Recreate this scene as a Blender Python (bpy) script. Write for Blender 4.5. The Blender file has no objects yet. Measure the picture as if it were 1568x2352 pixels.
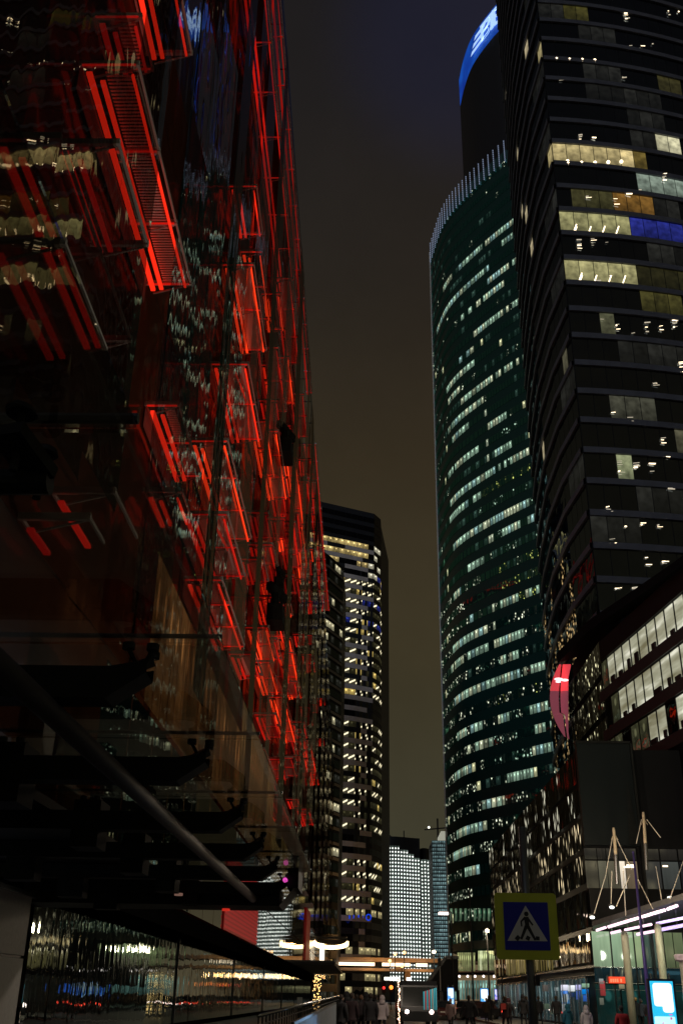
import bpy, bmesh, math, random
from mathutils import Vector, Matrix, noise
R = math.radians
random.seed(7)
sc = bpy.context.scene
COL = sc.collection

# ------------------------------------------------------------------ camera
F, PITCH, YAW, ROLL, EYE = 2300.0, R(25.85), R(1.48), R(1.04), 1.6
CAMROT = Matrix.Rotation(YAW, 3, 'Z') @ Matrix.Rotation(math.pi/2 + PITCH, 3, 'X') @ Matrix.Rotation(ROLL, 3, 'Z')
cd = bpy.data.cameras.new('camera'); cam = bpy.data.objects.new('camera', cd); COL.objects.link(cam)
cd.sensor_fit = 'VERTICAL'; cd.sensor_height = 36; cd.lens = 36*F/2352; cd.clip_start = .1; cd.clip_end = 6000
cam.matrix_world = Matrix.Translation((0, 0, EYE)) @ CAMROT.to_4x4()
sc.camera = cam
CAMT = CAMROT.transposed()

def ray(px, py):
    return (CAMROT @ Vector(((px-784)/F, (1176-py)/F, -1))).normalized()
def proj(p):
    q = CAMT @ (Vector(p) - Vector((0, 0, EYE)))
    if q.z >= -.01: return (-9999, -9999)
    return (784 + F*q.x/-q.z, 1176 - F*q.y/-q.z)
def atX(px, py, X): d = ray(px, py); t = X/d.x; return Vector((X, d.y*t, EYE+d.z*t))
def atY(px, py, Y): d = ray(px, py); t = Y/d.y; return Vector((d.x*t, Y, EYE+d.z*t))
def atZ(px, py, Z): d = ray(px, py); t = (Z-EYE)/d.z; return Vector((d.x*t, d.y*t, Z))
def tan_el(px, py): d = ray(px, py); return d.z/math.hypot(d.x, d.y)
def pol(az, D): return Vector((D*math.sin(R(az)), D*math.cos(R(az))))

# ------------------------------------------------------------------ view, world
sc.view_settings.view_transform = 'Standard'; sc.view_settings.look = 'None'
sc.view_settings.exposure = 0; sc.view_settings.gamma = 1
sc.cycles.max_bounces = 7; sc.cycles.glossy_bounces = 4; sc.cycles.diffuse_bounces = 2
sc.cycles.transparent_max_bounces = 24; sc.cycles.transmission_bounces = 4
sc.cycles.sample_clamp_indirect = 1.5; sc.cycles.caustics_reflective = False; sc.cycles.caustics_refractive = False
w = bpy.data.worlds.new('World'); sc.world = w; w.use_nodes = True
nt = w.node_tree; nt.nodes.clear()
def N(nt, t, **k):
    n = nt.nodes.new(t)
    for a, b in k.items(): setattr(n, a, b)
    return n
tc = N(nt, 'ShaderNodeTexCoord'); sx = N(nt, 'ShaderNodeSeparateXYZ'); cr = N(nt, 'ShaderNodeValToRGB')
nt.links.new(tc.outputs['Generated'], sx.inputs[0]); nt.links.new(sx.outputs['Z'], cr.inputs[0])
el = cr.color_ramp.elements
el[0].position = 0.0; el[0].color = (.16, .11, .06, 1)
el[1].position = 1.0; el[1].color = (.006, .0058, .0075, 1)
for p, c in ((.06, (.055, .046, .026)), (.12, (.040, .037, .022)), (.3, (.036, .029, .015)), (.48, (.027, .020, .011)),
             (.62, (.017, .0135, .0100)), (.75, (.0115, .0100, .0098))):
    e = cr.color_ramp.elements.new(p); e.color = (*c, 1)
nz = N(nt, 'ShaderNodeTexNoise'); nz.inputs['Scale'].default_value = 3.2; nz.inputs['Detail'].default_value = 8; nz.inputs['Roughness'].default_value = .62
nt.links.new(tc.outputs['Generated'], nz.inputs['Vector'])
mr = N(nt, 'ShaderNodeMapRange'); mr.inputs[3].default_value = .8; mr.inputs[4].default_value = 1.65
nt.links.new(nz.outputs['Fac'], mr.inputs[0])
mul = N(nt, 'ShaderNodeVectorMath', operation='SCALE')
nt.links.new(cr.outputs[0], mul.inputs[0]); nt.links.new(mr.outputs[0], mul.inputs['Scale'])
# blue haze round the bank tower's crown, its glow painted into the sky
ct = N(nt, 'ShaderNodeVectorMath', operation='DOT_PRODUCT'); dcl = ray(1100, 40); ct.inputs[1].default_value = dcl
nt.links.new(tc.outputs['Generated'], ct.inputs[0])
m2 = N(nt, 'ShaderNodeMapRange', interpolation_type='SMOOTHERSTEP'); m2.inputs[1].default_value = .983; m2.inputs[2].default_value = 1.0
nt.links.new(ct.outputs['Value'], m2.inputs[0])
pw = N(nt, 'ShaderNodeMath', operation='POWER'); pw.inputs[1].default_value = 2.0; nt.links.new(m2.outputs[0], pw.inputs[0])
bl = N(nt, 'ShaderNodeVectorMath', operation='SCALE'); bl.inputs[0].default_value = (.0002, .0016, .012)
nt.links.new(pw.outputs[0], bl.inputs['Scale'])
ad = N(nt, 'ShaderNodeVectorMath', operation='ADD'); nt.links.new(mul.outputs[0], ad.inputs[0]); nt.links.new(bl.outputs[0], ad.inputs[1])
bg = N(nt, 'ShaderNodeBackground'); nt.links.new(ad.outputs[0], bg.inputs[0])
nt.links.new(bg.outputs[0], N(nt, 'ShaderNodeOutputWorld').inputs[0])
sd = bpy.data.lights.new('fill_sun', 'SUN'); sd.energy = .38; sd.color = (.7, .8, 1); sd.angle = R(20)  # soft fill lamp added from behind the view to brighten the facades
so = bpy.data.objects.new('fill_sun', sd); so.rotation_euler = (R(50), 0, R(-30)); COL.objects.link(so)

# ------------------------------------------------------------------ materials
def mat(name, col=(.1, .1, .1), rough=.6, metal=0, emit=None, es=1, sample=True, noisy=0, nscale=3, bump=0, spec=.5):
    m = bpy.data.materials.new(name); m.use_nodes = True; nt = m.node_tree; b = nt.nodes['Principled BSDF']
    b.inputs['Base Color'].default_value = (*col, 1); b.inputs['Roughness'].default_value = rough
    b.inputs['Metallic'].default_value = metal; b.inputs['Specular IOR Level'].default_value = spec
    if emit:
        b.inputs['Emission Color'].default_value = (*emit, 1); b.inputs['Emission Strength'].default_value = es
        if not sample: m.cycles.emission_sampling = 'NONE'
    if noisy or bump:
        tc = N(nt, 'ShaderNodeTexCoord'); nz = N(nt, 'ShaderNodeTexNoise'); nz.inputs['Scale'].default_value = nscale
        nz.inputs['Detail'].default_value = 5; nt.links.new(tc.outputs['Object'], nz.inputs['Vector'])
        if noisy:
            r = N(nt, 'ShaderNodeMapRange'); r.inputs[3].default_value = 1-noisy; r.inputs[4].default_value = 1+noisy
            nt.links.new(nz.outputs['Fac'], r.inputs[0])
            s = N(nt, 'ShaderNodeVectorMath', operation='SCALE'); s.inputs[0].default_value = col
            nt.links.new(r.outputs[0], s.inputs['Scale']); nt.links.new(s.outputs[0], b.inputs['Base Color'])
        if bump:
            bn = N(nt, 'ShaderNodeBump'); bn.inputs['Strength'].default_value = bump
            nt.links.new(nz.outputs['Fac'], bn.inputs['Height']); nt.links.new(bn.outputs[0], b.inputs['Normal'])
    return m

def wavy(nt, scale, strength, dist, det=1.3):
    """bump normal from noise stretched along the glass"""
    tc = N(nt, 'ShaderNodeTexCoord'); mp = N(nt, 'ShaderNodeMapping'); mp.inputs['Scale'].default_value = scale
    nz = N(nt, 'ShaderNodeTexNoise'); nz.inputs['Scale'].default_value = 1; nz.inputs['Detail'].default_value = det; nz.inputs['Roughness'].default_value = .45
    nt.links.new(tc.outputs['Object'], mp.inputs[0]); nt.links.new(mp.outputs[0], nz.inputs['Vector'])
    bn = N(nt, 'ShaderNodeBump'); bn.inputs['Strength'].default_value = strength; bn.inputs['Distance'].default_value = dist
    nt.links.new(nz.outputs['Fac'], bn.inputs['Height']); return bn, nz

def glass(name, tint, refl, gloss, scale=(1, 1, .3), dist=.05, body=None, rough=.01, graze=.5):
    """pane: mirror coat over either a see-through tint or a dark body"""
    m = bpy.data.materials.new(name); m.use_nodes = True; nt = m.node_tree; nt.nodes.clear()
    bn, nz = wavy(nt, scale, 1, dist)
    g = N(nt, 'ShaderNodeBsdfGlossy'); g.inputs['Color'].default_value = (*gloss, 1); g.inputs['Roughness'].default_value = rough
    nt.links.new(bn.outputs[0], g.inputs['Normal'])
    if body: u = N(nt, 'ShaderNodeBsdfDiffuse'); u.inputs[0].default_value = (*body, 1)
    else: u = N(nt, 'ShaderNodeBsdfTransparent'); u.inputs[0].default_value = (*tint, 1)
    lw = N(nt, 'ShaderNodeLayerWeight'); lw.inputs['Blend'].default_value = .35
    r = N(nt, 'ShaderNodeMapRange'); r.inputs[3].default_value = refl; r.inputs[4].default_value = min(1, refl+graze)
    nt.links.new(lw.outputs['Facing'], r.inputs[0])
    mx = N(nt, 'ShaderNodeMixShader'); nt.links.new(r.outputs[0], mx.inputs[0])
    nt.links.new(u.outputs[0], mx.inputs[1]); nt.links.new(g.outputs[0], mx.inputs[2])
    nt.links.new(mx.outputs[0], N(nt, 'ShaderNodeOutputMaterial').inputs[0]); return m

SPOT = [1]; GLS = [2.4, 1.5]
def winmat(name, gloss=(.5, .5, .5), refl=.5, body=(.01, .012, .012), scale=(.35, .35, .35), dist=.12, glow=(0, 0, 0)):
    """window pane: colour attribute = light of the room behind (alpha: 0 plain room, .5 painted glints of reflection, 1 ceiling tubes), coated with reflecting glass"""
    m = bpy.data.materials.new(name); m.use_nodes = True; nt = m.node_tree; nt.nodes.clear(); L = nt.links.new
    m.cycles.emission_sampling = 'NONE'
    at = N(nt, 'ShaderNodeAttribute', attribute_name='Col'); uv = N(nt, 'ShaderNodeUVMap', uv_map='UV'); su = N(nt, 'ShaderNodeSeparateXYZ')
    L(uv.outputs[0], su.inputs[0])
    bn, nz0 = wavy(nt, scale, 1, dist)
    tc = N(nt, 'ShaderNodeTexCoord')
    # room: brighter towards the ceiling, furniture and blinds as noise
    nz = N(nt, 'ShaderNodeTexNoise'); nz.inputs['Scale'].default_value = 1.1; nz.inputs['Detail'].default_value = 4; L(tc.outputs['Object'], nz.inputs['Vector'])
    r1 = N(nt, 'ShaderNodeMapRange'); r1.inputs[1].default_value = .3; r1.inputs[2].default_value = .7; r1.inputs[3].default_value = .45; r1.inputs[4].default_value = 1.35
    L(nz.outputs['Fac'], r1.inputs[0])
    r2 = N(nt, 'ShaderNodeMapRange'); r2.inputs[3].default_value = .5; r2.inputs[4].default_value = 1.2; L(su.outputs['Y'], r2.inputs[0])
    room = N(nt, 'ShaderNodeMath', operation='MULTIPLY'); L(r1.outputs[0], room.inputs[0]); L(r2.outputs[0], room.inputs[1])
    # lamp spot in the room
    d = N(nt, 'ShaderNodeVectorMath', operation='DISTANCE'); d.inputs[1].default_value = (.5, .72, 0); L(uv.outputs[0], d.inputs[0])
    r3 = N(nt, 'ShaderNodeMapRange'); r3.inputs[1].default_value = .17; r3.inputs[2].default_value = .1; r3.inputs[4].default_value = 2.6*SPOT[0]; L(d.outputs['Value'], r3.inputs[0])
    room2 = N(nt, 'ShaderNodeMath', operation='ADD'); L(room.outputs[0], room2.inputs[0]); L(r3.outputs[0], room2.inputs[1])
    # glints of reflected light, painted as glowing dots
    mp = N(nt, 'ShaderNodeMapping'); mp.inputs['Scale'].default_value = (GLS[0], GLS[0], GLS[1]); L(tc.outputs['Object'], mp.inputs[0])
    gz = N(nt, 'ShaderNodeTexVoronoi'); gz.inputs['Scale'].default_value = 1; L(mp.outputs[0], gz.inputs['Vector'])
    r4 = N(nt, 'ShaderNodeMapRange'); r4.inputs[1].default_value = .36; r4.inputs[2].default_value = .14; r4.inputs[3].default_value = .02; r4.inputs[4].default_value = 4.5; L(gz.outputs['Distance'], r4.inputs[0])
    gs = N(nt, 'ShaderNodeSeparateXYZ'); L(gz.outputs['Color'], gs.inputs[0]); gm = N(nt, 'ShaderNodeMath', operation='POWER'); gm.inputs[1].default_value = 1.6; L(gs.outputs[0], gm.inputs[0])
    r4m = N(nt, 'ShaderNodeMath', operation='MULTIPLY'); L(r4.outputs[0], r4m.inputs[0]); L(gm.outputs[0], r4m.inputs[1])
    # ceiling tubes: slanting bars repeated along the pane
    a1 = N(nt, 'ShaderNodeMath', operation='MULTIPLY'); a1.inputs[1].default_value = .62; L(su.outputs['X'], a1.inputs[0])
    a2 = N(nt, 'ShaderNodeMath', operation='SUBTRACT'); L(su.outputs['Y'], a2.inputs[0]); L(a1.outputs[0], a2.inputs[1])
    a3 = N(nt, 'ShaderNodeMath', operation='SUBTRACT'); a3.inputs[1].default_value = .22; L(a2.outputs[0], a3.inputs[0])
    a4 = N(nt, 'ShaderNodeMath', operation='ABSOLUTE'); L(a3.outputs[0], a4.inputs[0])
    r5 = N(nt, 'ShaderNodeMapRange'); r5.inputs[1].default_value = .2; r5.inputs[2].default_value = .07; r5.inputs[3].default_value = .1; r5.inputs[4].default_value = 3.2; L(a4.outputs[0], r5.inputs[0])
    def gate(lo, src, prev):
        c = N(nt, 'ShaderNodeMath', operation='GREATER_THAN'); c.inputs[1].default_value = lo; L(at.outputs['Alpha'], c.inputs[0])
        mx = N(nt, 'ShaderNodeMix', data_type='FLOAT'); L(c.outputs[0], mx.inputs[0]); L(prev, mx.inputs[2]); L(src, mx.inputs[3]); return mx.outputs[0]
    v = gate(.25, r4m.outputs[0], room2.outputs[0]); v = gate(.75, r5.outputs[0], v)
    em = N(nt, 'ShaderNodeEmission'); L(at.outputs['Color'], em.inputs[0]); L(v, em.inputs[1])
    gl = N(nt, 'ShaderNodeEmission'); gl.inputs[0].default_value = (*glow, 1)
    g = N(nt, 'ShaderNodeBsdfGlossy'); g.inputs['Color'].default_value = (*gloss, 1); g.inputs['Roughness'].default_value = .015; L(bn.outputs[0], g.inputs['Normal'])
    df = N(nt, 'ShaderNodeBsdfDiffuse'); df.inputs[0].default_value = (*body, 1)
    lw = N(nt, 'ShaderNodeLayerWeight'); lw.inputs['Blend'].default_value = .35
    r = N(nt, 'ShaderNodeMapRange'); r.inputs[3].default_value = refl; r.inputs[4].default_value = min(1, refl+.35); L(lw.outputs['Facing'], r.inputs[0])
    mx = N(nt, 'ShaderNodeMixShader'); L(r.outputs[0], mx.inputs[0]); L(df.outputs[0], mx.inputs[1]); L(g.outputs[0], mx.inputs[2])
    s1 = N(nt, 'ShaderNodeAddShader'); L(mx.outputs[0], s1.inputs[0]); L(em.outputs[0], s1.inputs[1])
    out = s1
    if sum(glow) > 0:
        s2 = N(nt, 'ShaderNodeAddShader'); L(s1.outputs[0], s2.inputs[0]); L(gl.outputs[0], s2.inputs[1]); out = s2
    L(out.outputs[0], N(nt, 'ShaderNodeOutputMaterial').inputs[0]); return m

M = {}
M['matte'] = mat('matte_black_steel', (.02, .02, .019), .75, spec=.2, noisy=.6)
M['void'] = mat('soot_black_soffit', (.003, .003, .003), .95, spec=0)
M['valance'] = mat('valance', (.14, .12, .12), .7)
M['black'] = mat('black_metal', (.012, .012, .013), .5, .3)
M['steel'] = mat('dark_steel', (.05, .052, .055), .35, .8, noisy=.3)
M['pipe'] = mat('painted_pipe', (.05, .042, .05), .6, .2, noisy=.2, nscale=6)
M['chrome'] = mat('brushed_steel', (.55, .55, .55), .25, 1)
M['asphalt'] = mat('asphalt', (.045, .044, .042), .45, noisy=.4, nscale=.6, bump=.2)
M['paving'] = mat('wet_paving', (.16, .15, .13), .35, noisy=.3, nscale=1.5, bump=.15)
M['kerb'] = mat('kerb_stone', (.35, .34, .31), .7, noisy=.2)
M['mark'] = mat('road_paint', (.7, .7, .66), .6)
M['concrete'] = mat('concrete', (.3, .29, .27), .8, noisy=.25, nscale=1)
M['dark_clad'] = mat('dark_cladding', (.014, .0155, .018), .55, noisy=.3, nscale=.4, spec=.25)
M['stone'] = mat('grey_stone', (.3, .3, .31), .7, noisy=.3)
M['band'] = mat('grey_spandrel', (.10, .11, .14), .4, noisy=.35, nscale=.7)
M['band_dim'] = mat('dim_spandrel', (.055, .06, .065), .45, noisy=.3, nscale=.7)
M['white_band'] = mat('pale_spandrel', (.95, .9, .88), .7, noisy=.3, nscale=.25)
M['white'] = mat('white_paint', (.8, .8, .78), .45)
M['mullion'] = mat('mullion', (.02, .022, .024), .4, .5)
M['teal_clad'] = mat('teal_cladding', (.03, .12, .11), .35, noisy=.3, nscale=.5)
M['led_red'] = mat('red_light_bar', (.3, .02, .01), .5, emit=(1, .026, .008), es=1.0)
M['led_hot'] = mat('hot_light_bar', (.3, .02, .01), .5, emit=(1, .046, .009), es=1.1)
M['led_red_dim'] = mat('dim_red_light_bar', (.3, .02, .01), .5, emit=(.75, .012, .006), es=.6)
M['led_deep'] = mat('deep_red_light_bar', (.2, .01, .01), .5, emit=(.3, .006, .004), es=.8)
M['red_steel'] = mat('red_lit_steel', (.5, .5, .5), .5, .2)
M['grating'] = mat('grating', (.8, .75, .75), .55, .2)
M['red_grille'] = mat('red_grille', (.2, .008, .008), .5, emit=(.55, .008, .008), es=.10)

# ------------------------------------------------------------------ mesh builder
class MB:
    def __init__(s): s.v = []; s.f = []; s.mi = []; s.c = []; s.uv = []
    def face(s, pts, mi=0, c=(0, 0, 0, 0), uv=None):
        n = len(s.v); s.v += [tuple(p) for p in pts]; s.f.append(tuple(range(n, n+len(pts)))); s.mi.append(mi); s.c.append(c)
        s.uv.append(uv or ([(0, 0), (1, 0), (1, 1), (0, 1)] if len(pts) == 4 else [(0, 0)]*len(pts))); return s
    def box(s, a, b, mi=0, M4=None):
        x0, y0, z0 = a; x1, y1, z1 = b
        p = [Vector(q) for q in ((x0, y0, z0), (x1, y0, z0), (x1, y1, z0), (x0, y1, z0), (x0, y0, z1), (x1, y0, z1), (x1, y1, z1), (x0, y1, z1))]
        if M4 is not None: p = [M4 @ q for q in p]
        for q in ((0, 3, 2, 1), (4, 5, 6, 7), (0, 1, 5, 4), (1, 2, 6, 5), (2, 3, 7, 6), (3, 0, 4, 7)): s.face([p[i] for i in q], mi)
        return s
    def beam(s, p, q, w, h=None, mi=0, up=(0, 0, 1)):
        p, q = Vector(p), Vector(q); d = (q-p).normalized(); h = h or w; up = Vector(up)
        if abs(d.dot(up)) > .98: up = Vector((0, 1, 0))
        x = d.cross(up).normalized()*w/2; y = x.cross(d).normalized()*h/2
        a = [p-x-y, p+x-y, p+x+y, p-x+y]; b = [t+q-p for t in a]
        s.face(a[::-1], mi); s.face(b, mi)
        for i in range(4): j = (i+1) % 4; s.face([a[i], a[j], b[j], b[i]], mi)
        return s
    def tube(s, pts, r, n=8, mi=0, cap=True):
        pts = [Vector(p) for p in pts]; rs = r if isinstance(r, (list, tuple)) else [r]*len(pts); rings = []
        for i, p in enumerate(pts):
            d = (pts[min(i+1, len(pts)-1)]-pts[max(i-1, 0)]).normalized(); u = Vector((0, 0, 1)) if abs(d.z) < .95 else Vector((1, 0, 0))
            x = d.cross(u).normalized(); y = d.cross(x)
            rings.append([p+(x*math.cos(2*math.pi*k/n)+y*math.sin(2*math.pi*k/n))*rs[i] for k in range(n)])
        for a, b in zip(rings, rings[1:]):
            for k in range(n): j = (k+1) % n; s.face([a[k], a[j], b[j], b[k]], mi)
        if cap: s.face(rings[0][::-1], mi); s.face(rings[-1], mi)
        return s
    def loft(s, rings, mi=0, cap=True):
        for a, b in zip(rings, rings[1:]):
            n = len(a)
            for k in range(n): j = (k+1) % n; s.face([a[k], a[j], b[j], b[k]], mi)
        if cap: s.face(rings[0][::-1], mi); s.face(rings[-1], mi)
        return s
    def ball(s, c, r, mi=0, n=10, m=6, sc3=(1, 1, 1)):
        c = Vector(c); rings = []
        for i in range(m+1):
            t = math.pi*(i+.001)/(m+.002)-math.pi/2
            rings.append([c+Vector((r*math.cos(t)*math.cos(2*math.pi*k/n)*sc3[0], r*math.cos(t)*math.sin(2*math.pi*k/n)*sc3[1], r*math.sin(t)*sc3[2])) for k in range(n)])
        return s.loft(rings, mi)
    def prism(s, poly, z0, z1, mi=0):
        a = [Vector((x, y, z0)) for x, y in poly]; b = [Vector((x, y, z1)) for x, y in poly]
        return s.loft([a, b], mi)
    def build(s, name, mats, parent=None, smooth=False, weld=True):
        me = bpy.data.meshes.new(name); me.from_pydata(s.v, [], s.f)
        mats = mats if isinstance(mats, (list, tuple)) else [mats]
        for m in mats: me.materials.append(m)
        me.polygons.foreach_set('material_index', s.mi)
        ca = me.color_attributes.new('Col', 'FLOAT_COLOR', 'CORNER'); ul = me.uv_layers.new(name='UV')
        cc = []; uu = []
        for f, c, u in zip(s.f, s.c, s.uv):
            for k in range(len(f)): cc += list(c) if len(c) == 4 else [*c, 0]; uu += list(u[k])
        ca.data.foreach_set('color', cc); ul.data.foreach_set('uv', uu)
        if weld:
            bm = bmesh.new(); bm.from_mesh(me); bmesh.ops.remove_doubles(bm, verts=bm.verts, dist=1e-4)
            bmesh.ops.recalc_face_normals(bm, faces=bm.faces) if smooth else None
            bm.to_mesh(me); bm.free()
        if smooth: me.polygons.foreach_set('use_smooth', [True]*len(me.polygons))
        me.update()
        o = bpy.data.objects.new(name, me); COL.objects.link(o)
        if parent: o.parent = parent; o.matrix_parent_inverse = Matrix.Translation(parent.location).inverted() if parent.type == 'EMPTY' and not parent.get('local') else Matrix()
        return o

def tag(o, label=None, cat=None, group=None, kind=None):
    for k, v in (('label', label), ('category', cat), ('group', group), ('kind', kind)):
        if v: o[k] = v
    return o
def thing(name, label, cat, loc=(0, 0, 0), group=None, local=False):
    o = bpy.data.objects.new(name, None); COL.objects.link(o); o.location = loc; o.empty_display_size = .3
    if local: o['local'] = 1
    return tag(o, label, cat, group)
def copy_thing(src, loc, rz, label, group=None):
    def cp(o, par):
        c = o.copy(); COL.objects.link(c)
        if par: c.parent = par
        for ch in [x for x in bpy.data.objects if x.parent == o]: cp(ch, c)
        return c
    r = cp(src, None); r.location = loc; r.rotation_euler = (0, 0, rz); r['label'] = label
    if group: r['group'] = group
    return r
def text_mesh(txt, name, matl, size, M4, extrude, parent, font_shear=0):
    cu = bpy.data.curves.new(name, 'FONT'); cu.body = txt; cu.size = size; cu.extrude = extrude; cu.align_x = 'CENTER'; cu.align_y = 'CENTER'; cu.offset = size*.012
    to = bpy.data.objects.new('tmp', cu); COL.objects.link(to); bpy.context.view_layer.update()
    me = bpy.data.meshes.new_from_object(to.evaluated_get(bpy.context.evaluated_depsgraph_get())); bpy.data.objects.remove(to)
    me.transform(M4); me.materials.clear(); me.materials.append(matl)
    o = bpy.data.objects.new(name, me); COL.objects.link(o)
    if parent:
        o.parent = parent
        if parent.type == 'EMPTY': o.matrix_parent_inverse = Matrix.Translation(parent.location).inverted()
    return o

# ------------------------------------------------------------------ curtain-wall tower
def resample(pts, step):
    pts = [Vector(p) for p in pts]; out = [pts[0]]
    for a, b in zip(pts, pts[1:]):
        n = max(1, round((b-a).length/step))
        for i in range(1, n+1): out.append(a+(b-a)*i/n)
    return out
def tower(name, label, cat, foot, back, z0, fh, nf, pane, wmat, body, lit, win=(.28, .93), band=None, band_out=.12, gap=.06, group=None,
          mull=None, mull_every=1, wname='ribbon_window', roof=2.0, off=.05):
    """foot(k) -> facade points (left to right as seen) at floor k; back: footprint points closing it behind"""
    n0 = len(resample(foot(0), pane))
    f0 = resample(foot(0), pane); f1 = resample(foot(nf), pane)
    if len(f0) != len(f1):                      # the same number of panes on every floor
        def fit(p, n):
            p = resample(p, .25); L = [0]
            for a, b in zip(p, p[1:]): L.append(L[-1]+(b-a).length)
            out = []; j = 0
            for i in range(n):
                t = L[-1]*i/(n-1)
                while j < len(L)-2 and L[j+1] < t: j += 1
                out.append(p[j]+(p[j+1]-p[j])*((t-L[j])/max(1e-6, L[j+1]-L[j])))
            return out
        f1 = fit(foot(nf), len(f0)); f0 = fit(foot(0), len(f0))
    ztop = z0+fh*nf
    cx = sum((p.x for p in f0))/len(f0); cy = sum((p.y for p in f0))/len(f0)
    root = thing(name, label, cat, (cx, cy, z0), group)
    def row(k): t = k/nf; return [a+(b-a)*t for a, b in zip(f0, f1)]
    def outn(p, q): d = (q-p).normalized(); n = Vector((d.y, -d.x)); return n if True else n
    b = MB()
    r0, r1 = row(0), row(nf)
    bk = [Vector(p) for p in back]
    b.loft([[Vector((p.x, p.y, z0)) for p in r0+bk], [Vector((p.x, p.y, ztop+roof)) for p in r1+bk]])
    b.build('wall', body, root)
    for k in range(nf):
        w_ = MB(); za, zb = z0+fh*(k+win[0]), z0+fh*(k+win[1]); ra, rb = row(k+win[0]), row(k+win[1])
        for i in range(len(ra)-1):
            na = outn(ra[i], ra[i+1])*off; g = (ra[i+1]-ra[i])*gap/2/pane
            p = [Vector((*(ra[i]+na+g), za)), Vector((*(ra[i+1]+na-g), za)), Vector((*(rb[i+1]+na-g), zb)), Vector((*(rb[i]+na+g), zb))]
            c = sum(p, Vector())/4; w_.face(p, 0, lit(k, i, c, proj(c)))
        w_.build(wname, wmat, root, weld=False)
    if band:
        for k in range(nf+1):
            s = MB(); zb = z0+fh*k; lo = zb-fh*(1-win[1])*.9; hi = zb+fh*win[0]*.96; rr = row(k)
            for i in range(len(rr)-1):
                na = outn(rr[i], rr[i+1])*band_out
                A, B = rr[i], rr[i+1]
                s.face([(*(A+na), lo), (*(B+na), lo), (*(B+na), hi), (*(A+na), hi)])
                s.face([(*A, lo), (*B, lo), (*(B+na), lo), (*(A+na), lo)]); s.face([(*A, hi), (*B, hi), (*(B+na), hi), (*(A+na), hi)][::-1])
            s.build('spandrel_band', band, root)
    if mull:
        s = MB()
        for i in range(0, len(r0), mull_every):
            j = min(i, len(r0)-2); na = outn(r0[j], r0[j+1])
            s.beam((*(r0[i]+na*.12), z0), (*(r1[i]+na*.12), ztop+roof*.9), .09, .2, up=(na.x, na.y, 0))
        s.build('mullions', mull, root)
    root['n'] = len(r0); return root, row, ztop
def inrect(p, rects):
    for x0, y0, x1, y1, c in rects:
        if x0 <= p[0] <= x1 and y0 <= p[1] <= y1: return c
    return None
def rnd(*a): 
    random_state = math.sin(sum((i+1.7)*12.9898*v for i, v in enumerate(a)))*43758.5453
    return random_state-math.floor(random_state)
def runs(k, u, seed, freq=.35): return noise.noise(Vector((u*freq, k*7.31+seed, seed)))

# ================================================================== GROUND
def structure(name, mb, m, z=None):
    o = mb.build(name, m); o['kind'] = 'structure'; return o
structure('ground', MB().box((-1500, -600, -.6), (1500, 2500, -.004)), M['asphalt'])
structure('road', MB().box((-3.5, 20, -.1), (9.5, 280, .004)), M['asphalt'])
structure('pavement', MB().box((9.6, 20, -.1), (14.4, 220, .13)).box((-8.9, -10, -.1), (-3.6, 200, .13)), M['paving'])
k_ = MB()
k_.box((9.42, 20, -.1), (9.6, 220, .15)); k_.box((-3.62, 20, -.1), (-3.42, 200, .15))
structure('kerb', k_, M['kerb'])
mk = MB()
for i in range(11): mk.box((-3+i*1.15, 70, -.05), (-2.4+i*1.15, 74, .008))
for y in range(82, 240, 9): mk.box((2.9, y, -.05), (3.05, y+3, .008))
structure('road_markings', mk, M['mark'])

# ================================================================== LEFT : tall glass tower with red-lit walkways
def roofz(Y):
    t = [(0, 84.6), (67, 84.6), (106, 82.9), (165, 75), (227, 64.1), (300, 53)]
    for (a, za), (b, zb) in zip(t, t[1:]):
        if Y <= b: return za+(zb-za)*(Y-a)/(b-a)
    return 53
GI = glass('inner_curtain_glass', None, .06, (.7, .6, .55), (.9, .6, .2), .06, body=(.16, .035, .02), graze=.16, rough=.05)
GF = glass('flat_curtain_glass', None, .6, (.8, .8, .78), (.9, .9, .3), .006, body=(.012, .01, .009))
GO = glass('outer_curtain_glass', (.68, .62, .58), .2, (.75, .72, .66), (1.6, 1.1, .3), .014, graze=.3, rough=.015)
GN = glass('near_curtain_glass', (.42, .36, .33), .18, (.8, .76, .62), (1.3, 1.0, .35), .008, graze=.2, rough=.01)
GV = glass('dark_curtain_glass', (.10, .085, .07), .22, (.5, .46, .38), (.8, .8, .1), .03)
GR = glass('streaky_glass', None, .5, (.8, .8, .78), (2, 2, .12), .06, body=(.012, .01, .009))
LT = thing('glass_tower', 'tall tower of rippled dark glass on the left with walkways lit bright red', 'tower', (-9, 10, 0))
END = 292
b = MB(); ys = list(range(-6, END, 12))+[END]
for y0, y1 in zip(ys, ys[1:]):
    za, zb = roofz(y0), roofz(y1)
    b.face([(-10.1, y0, 4.9), (-10.1, y1, 4.9), (-10.1, y1, zb), (-10.1, y0, za)])
    b.face([(-10.1, y0, za), (-10.1, y1, zb), (-40, y1, zb), (-40, y0, za)])
b.face([(-10.1, END, 0), (-40, END, 0), (-40, END, 53), (-10.1, END, 53)]); b.face([(-40, -6, 0), (-40, END, 0), (-40, END, 53), (-40, -6, 84)])
b.build('wall', M['dark_clad'], LT)
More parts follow.
